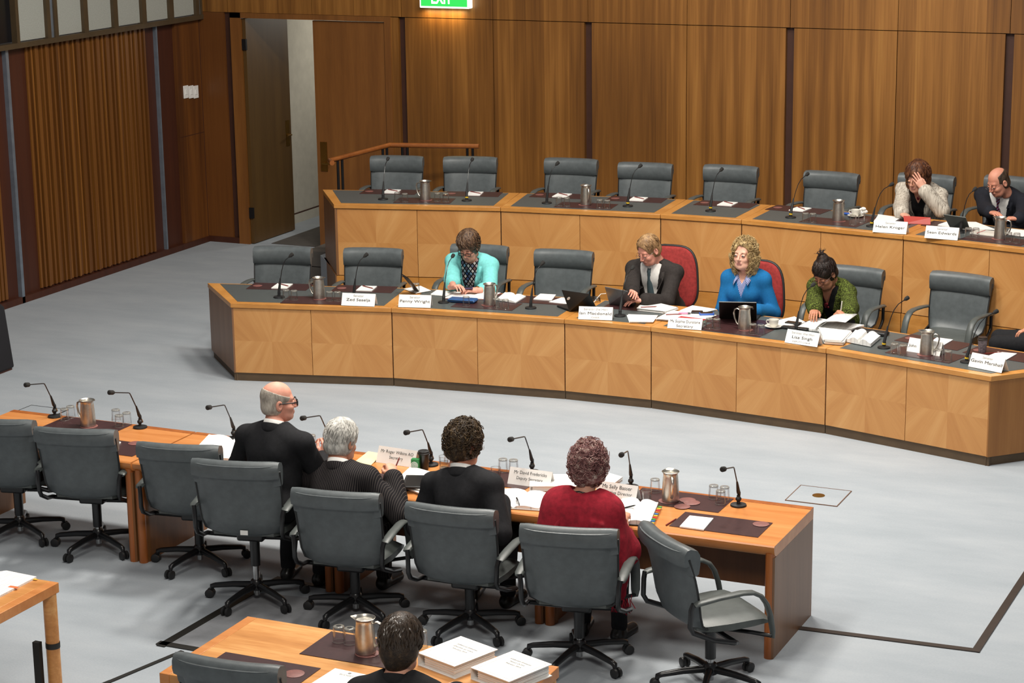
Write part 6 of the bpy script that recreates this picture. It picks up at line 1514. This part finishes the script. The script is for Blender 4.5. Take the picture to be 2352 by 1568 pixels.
# 11 bald man at the right edge
P = Person('balding man in navy suit with red striped tie at the right edge', 'b7', (2292, 418), head_pitch=R(-28), head_yaw=R(-26), side=-6, lean=38, hf=0.20, turn=R(2), S=1.03, sw=.20, girth=1.1, skinc='#c98e76')
P.arm(1, P.loc_px(2296, 527, 1.285), (.38, -.25, -1), (-.8, .5, 0), (0, 0, 1), REST); P.arm(-1, P.loc_px(2336, 524, 1.285), (.38, -.25, -1), (.8, .5, 0), (0, 0, 1), REST); P.build(); P.lashes()
def f(g): cap(g, .004, -.075); sideburn(g); g.ell((0, .0, .12), (.07, .10, .085), .01, True); g.ell((0, .09, .05), (.10, .08, .08), .01, True)
P.hair(f, hairmat('dark_stubble', '#2a2018', '#46382c', '#5c4c3e'), .0035); P.glasses(M['chrome'], .018, .0012); P.brows(hm3, .0022)
P.shirt(M['shirtwhite']); P.tie(tiemat('maroon_striped_tie', '#5c1226', '#6f7396', 34)); P.jacket(M['suit_navy'], V=.07, Vt=.40, lapel=M['suit_navy'], infl=.021, open_=.03); P.trousers(M['suit_navy'])
# 12 person at the far right seat, only one arm inside the frame
c9 = CH['f9'].location
P = Person('person in black at the right edge of the front bench, mostly out of view', 'f9', proj((c9.x-.12, c9.y, 1.20)), head_pitch=R(-6), lean=8, hf=.05, S=1.03, sw=.20, girth=1.05, skinc='#cf9478')
P.arm(-1, P.loc_px(2352, 816, .775), (.5, -.3, -.8), (.3, 1, -.1), (0, 0, 1), REST); P.arm(1, P.hip+Vector((.10, .06, .05)), (.38, -.25, -1), (.0, .9, 0), (0, 0, 1), REST); P.build(); P.eyes(); P.brows(hm3)
def f(g): cap(g, .012, -.08); sideburn(g)
P.hair(f, hm3, .004, wr=(.002, 80, 3)); P.shirt(M['shirtwhite']); P.tie(tiemat('plain_dark_tie', '#2c3550', '#2c3550')); P.jacket(M['suit_black'], V=.07, Vt=.40, lapel=M['suit_black'], infl=.021, open_=.03); P.trousers(M['suit_black'])
# ------------------------------------------------------------------ light
wd = bpy.data.worlds.new('World'); SC.world = wd; wd.use_nodes = True
bg = wd.node_tree.nodes['Background']; bg.inputs[0].default_value = (.93, .95, 1.0, 1); bg.inputs[1].default_value = .16
def area(name, loc, target, size, energy, col=(1, .945, .86), sy=None):
    l = bpy.data.lights.new(name, 'AREA'); l.energy = energy; l.size = size; l.color = col
    if sy: l.shape = 'RECTANGLE'; l.size_y = sy
    o = bpy.data.objects.new(name, l); COL.objects.link(o); o.location = loc
    o.rotation_euler = (Vector(target)-Vector(loc)).to_track_quat('-Z', 'Y').to_euler(); return o
for x, y, e in ((-6.9, 14.2, 330), (-4.9, 14.3, 370), (-2.6, 14.0, 190)):
    area('ceiling_light', (x, y, 8.0), (x, y, 0), .9, e)
area('ceiling_light', (-6.2, 11.0, 8.0), (-6.2, 11.6, 0), 1.2, 210)
area('ceiling_light', (-6.5, 8.5, 8), (-6, 9.5, 0), 1.2, 110)
area('ceiling_light', (-7, 17.0, 8), (-6.5, 18.8, 0), 1.4, 180)
area('ceiling_light', (-3, 17.2, 8), (-2.5, 20.0, 0), 1.4, 80)
area('gallery_light', (-1.5, 3.0, 8.0), (-5.5, 12, .5), 2.0, 370)  # added fill from the camera side, brightens nameplates and chair backs
area('corridor_light', (-12.2, 24.2, 2.9), (-13.6, 24, 1.4),   .8, 34, (1, .95, .85))
area('exit_glow', (at(1020, 20, 2.9).x*0+aty(1020, 20, YW).x, YW-.07, 2.87), (aty(1020, 20, YW).x, YW+.02, 2.5), .5, 2.2, (1, .72, .3), .03)
SC.view_settings.view_transform = 'Standard'; SC.view_settings.look = 'None'; SC.view_settings.exposure = 0.0
SC.cycles.use_denoising = True; SC.cycles.max_bounces = 5; SC.cycles.transparent_max_bounces = 12
SC.cycles.sample_clamp_indirect = 4
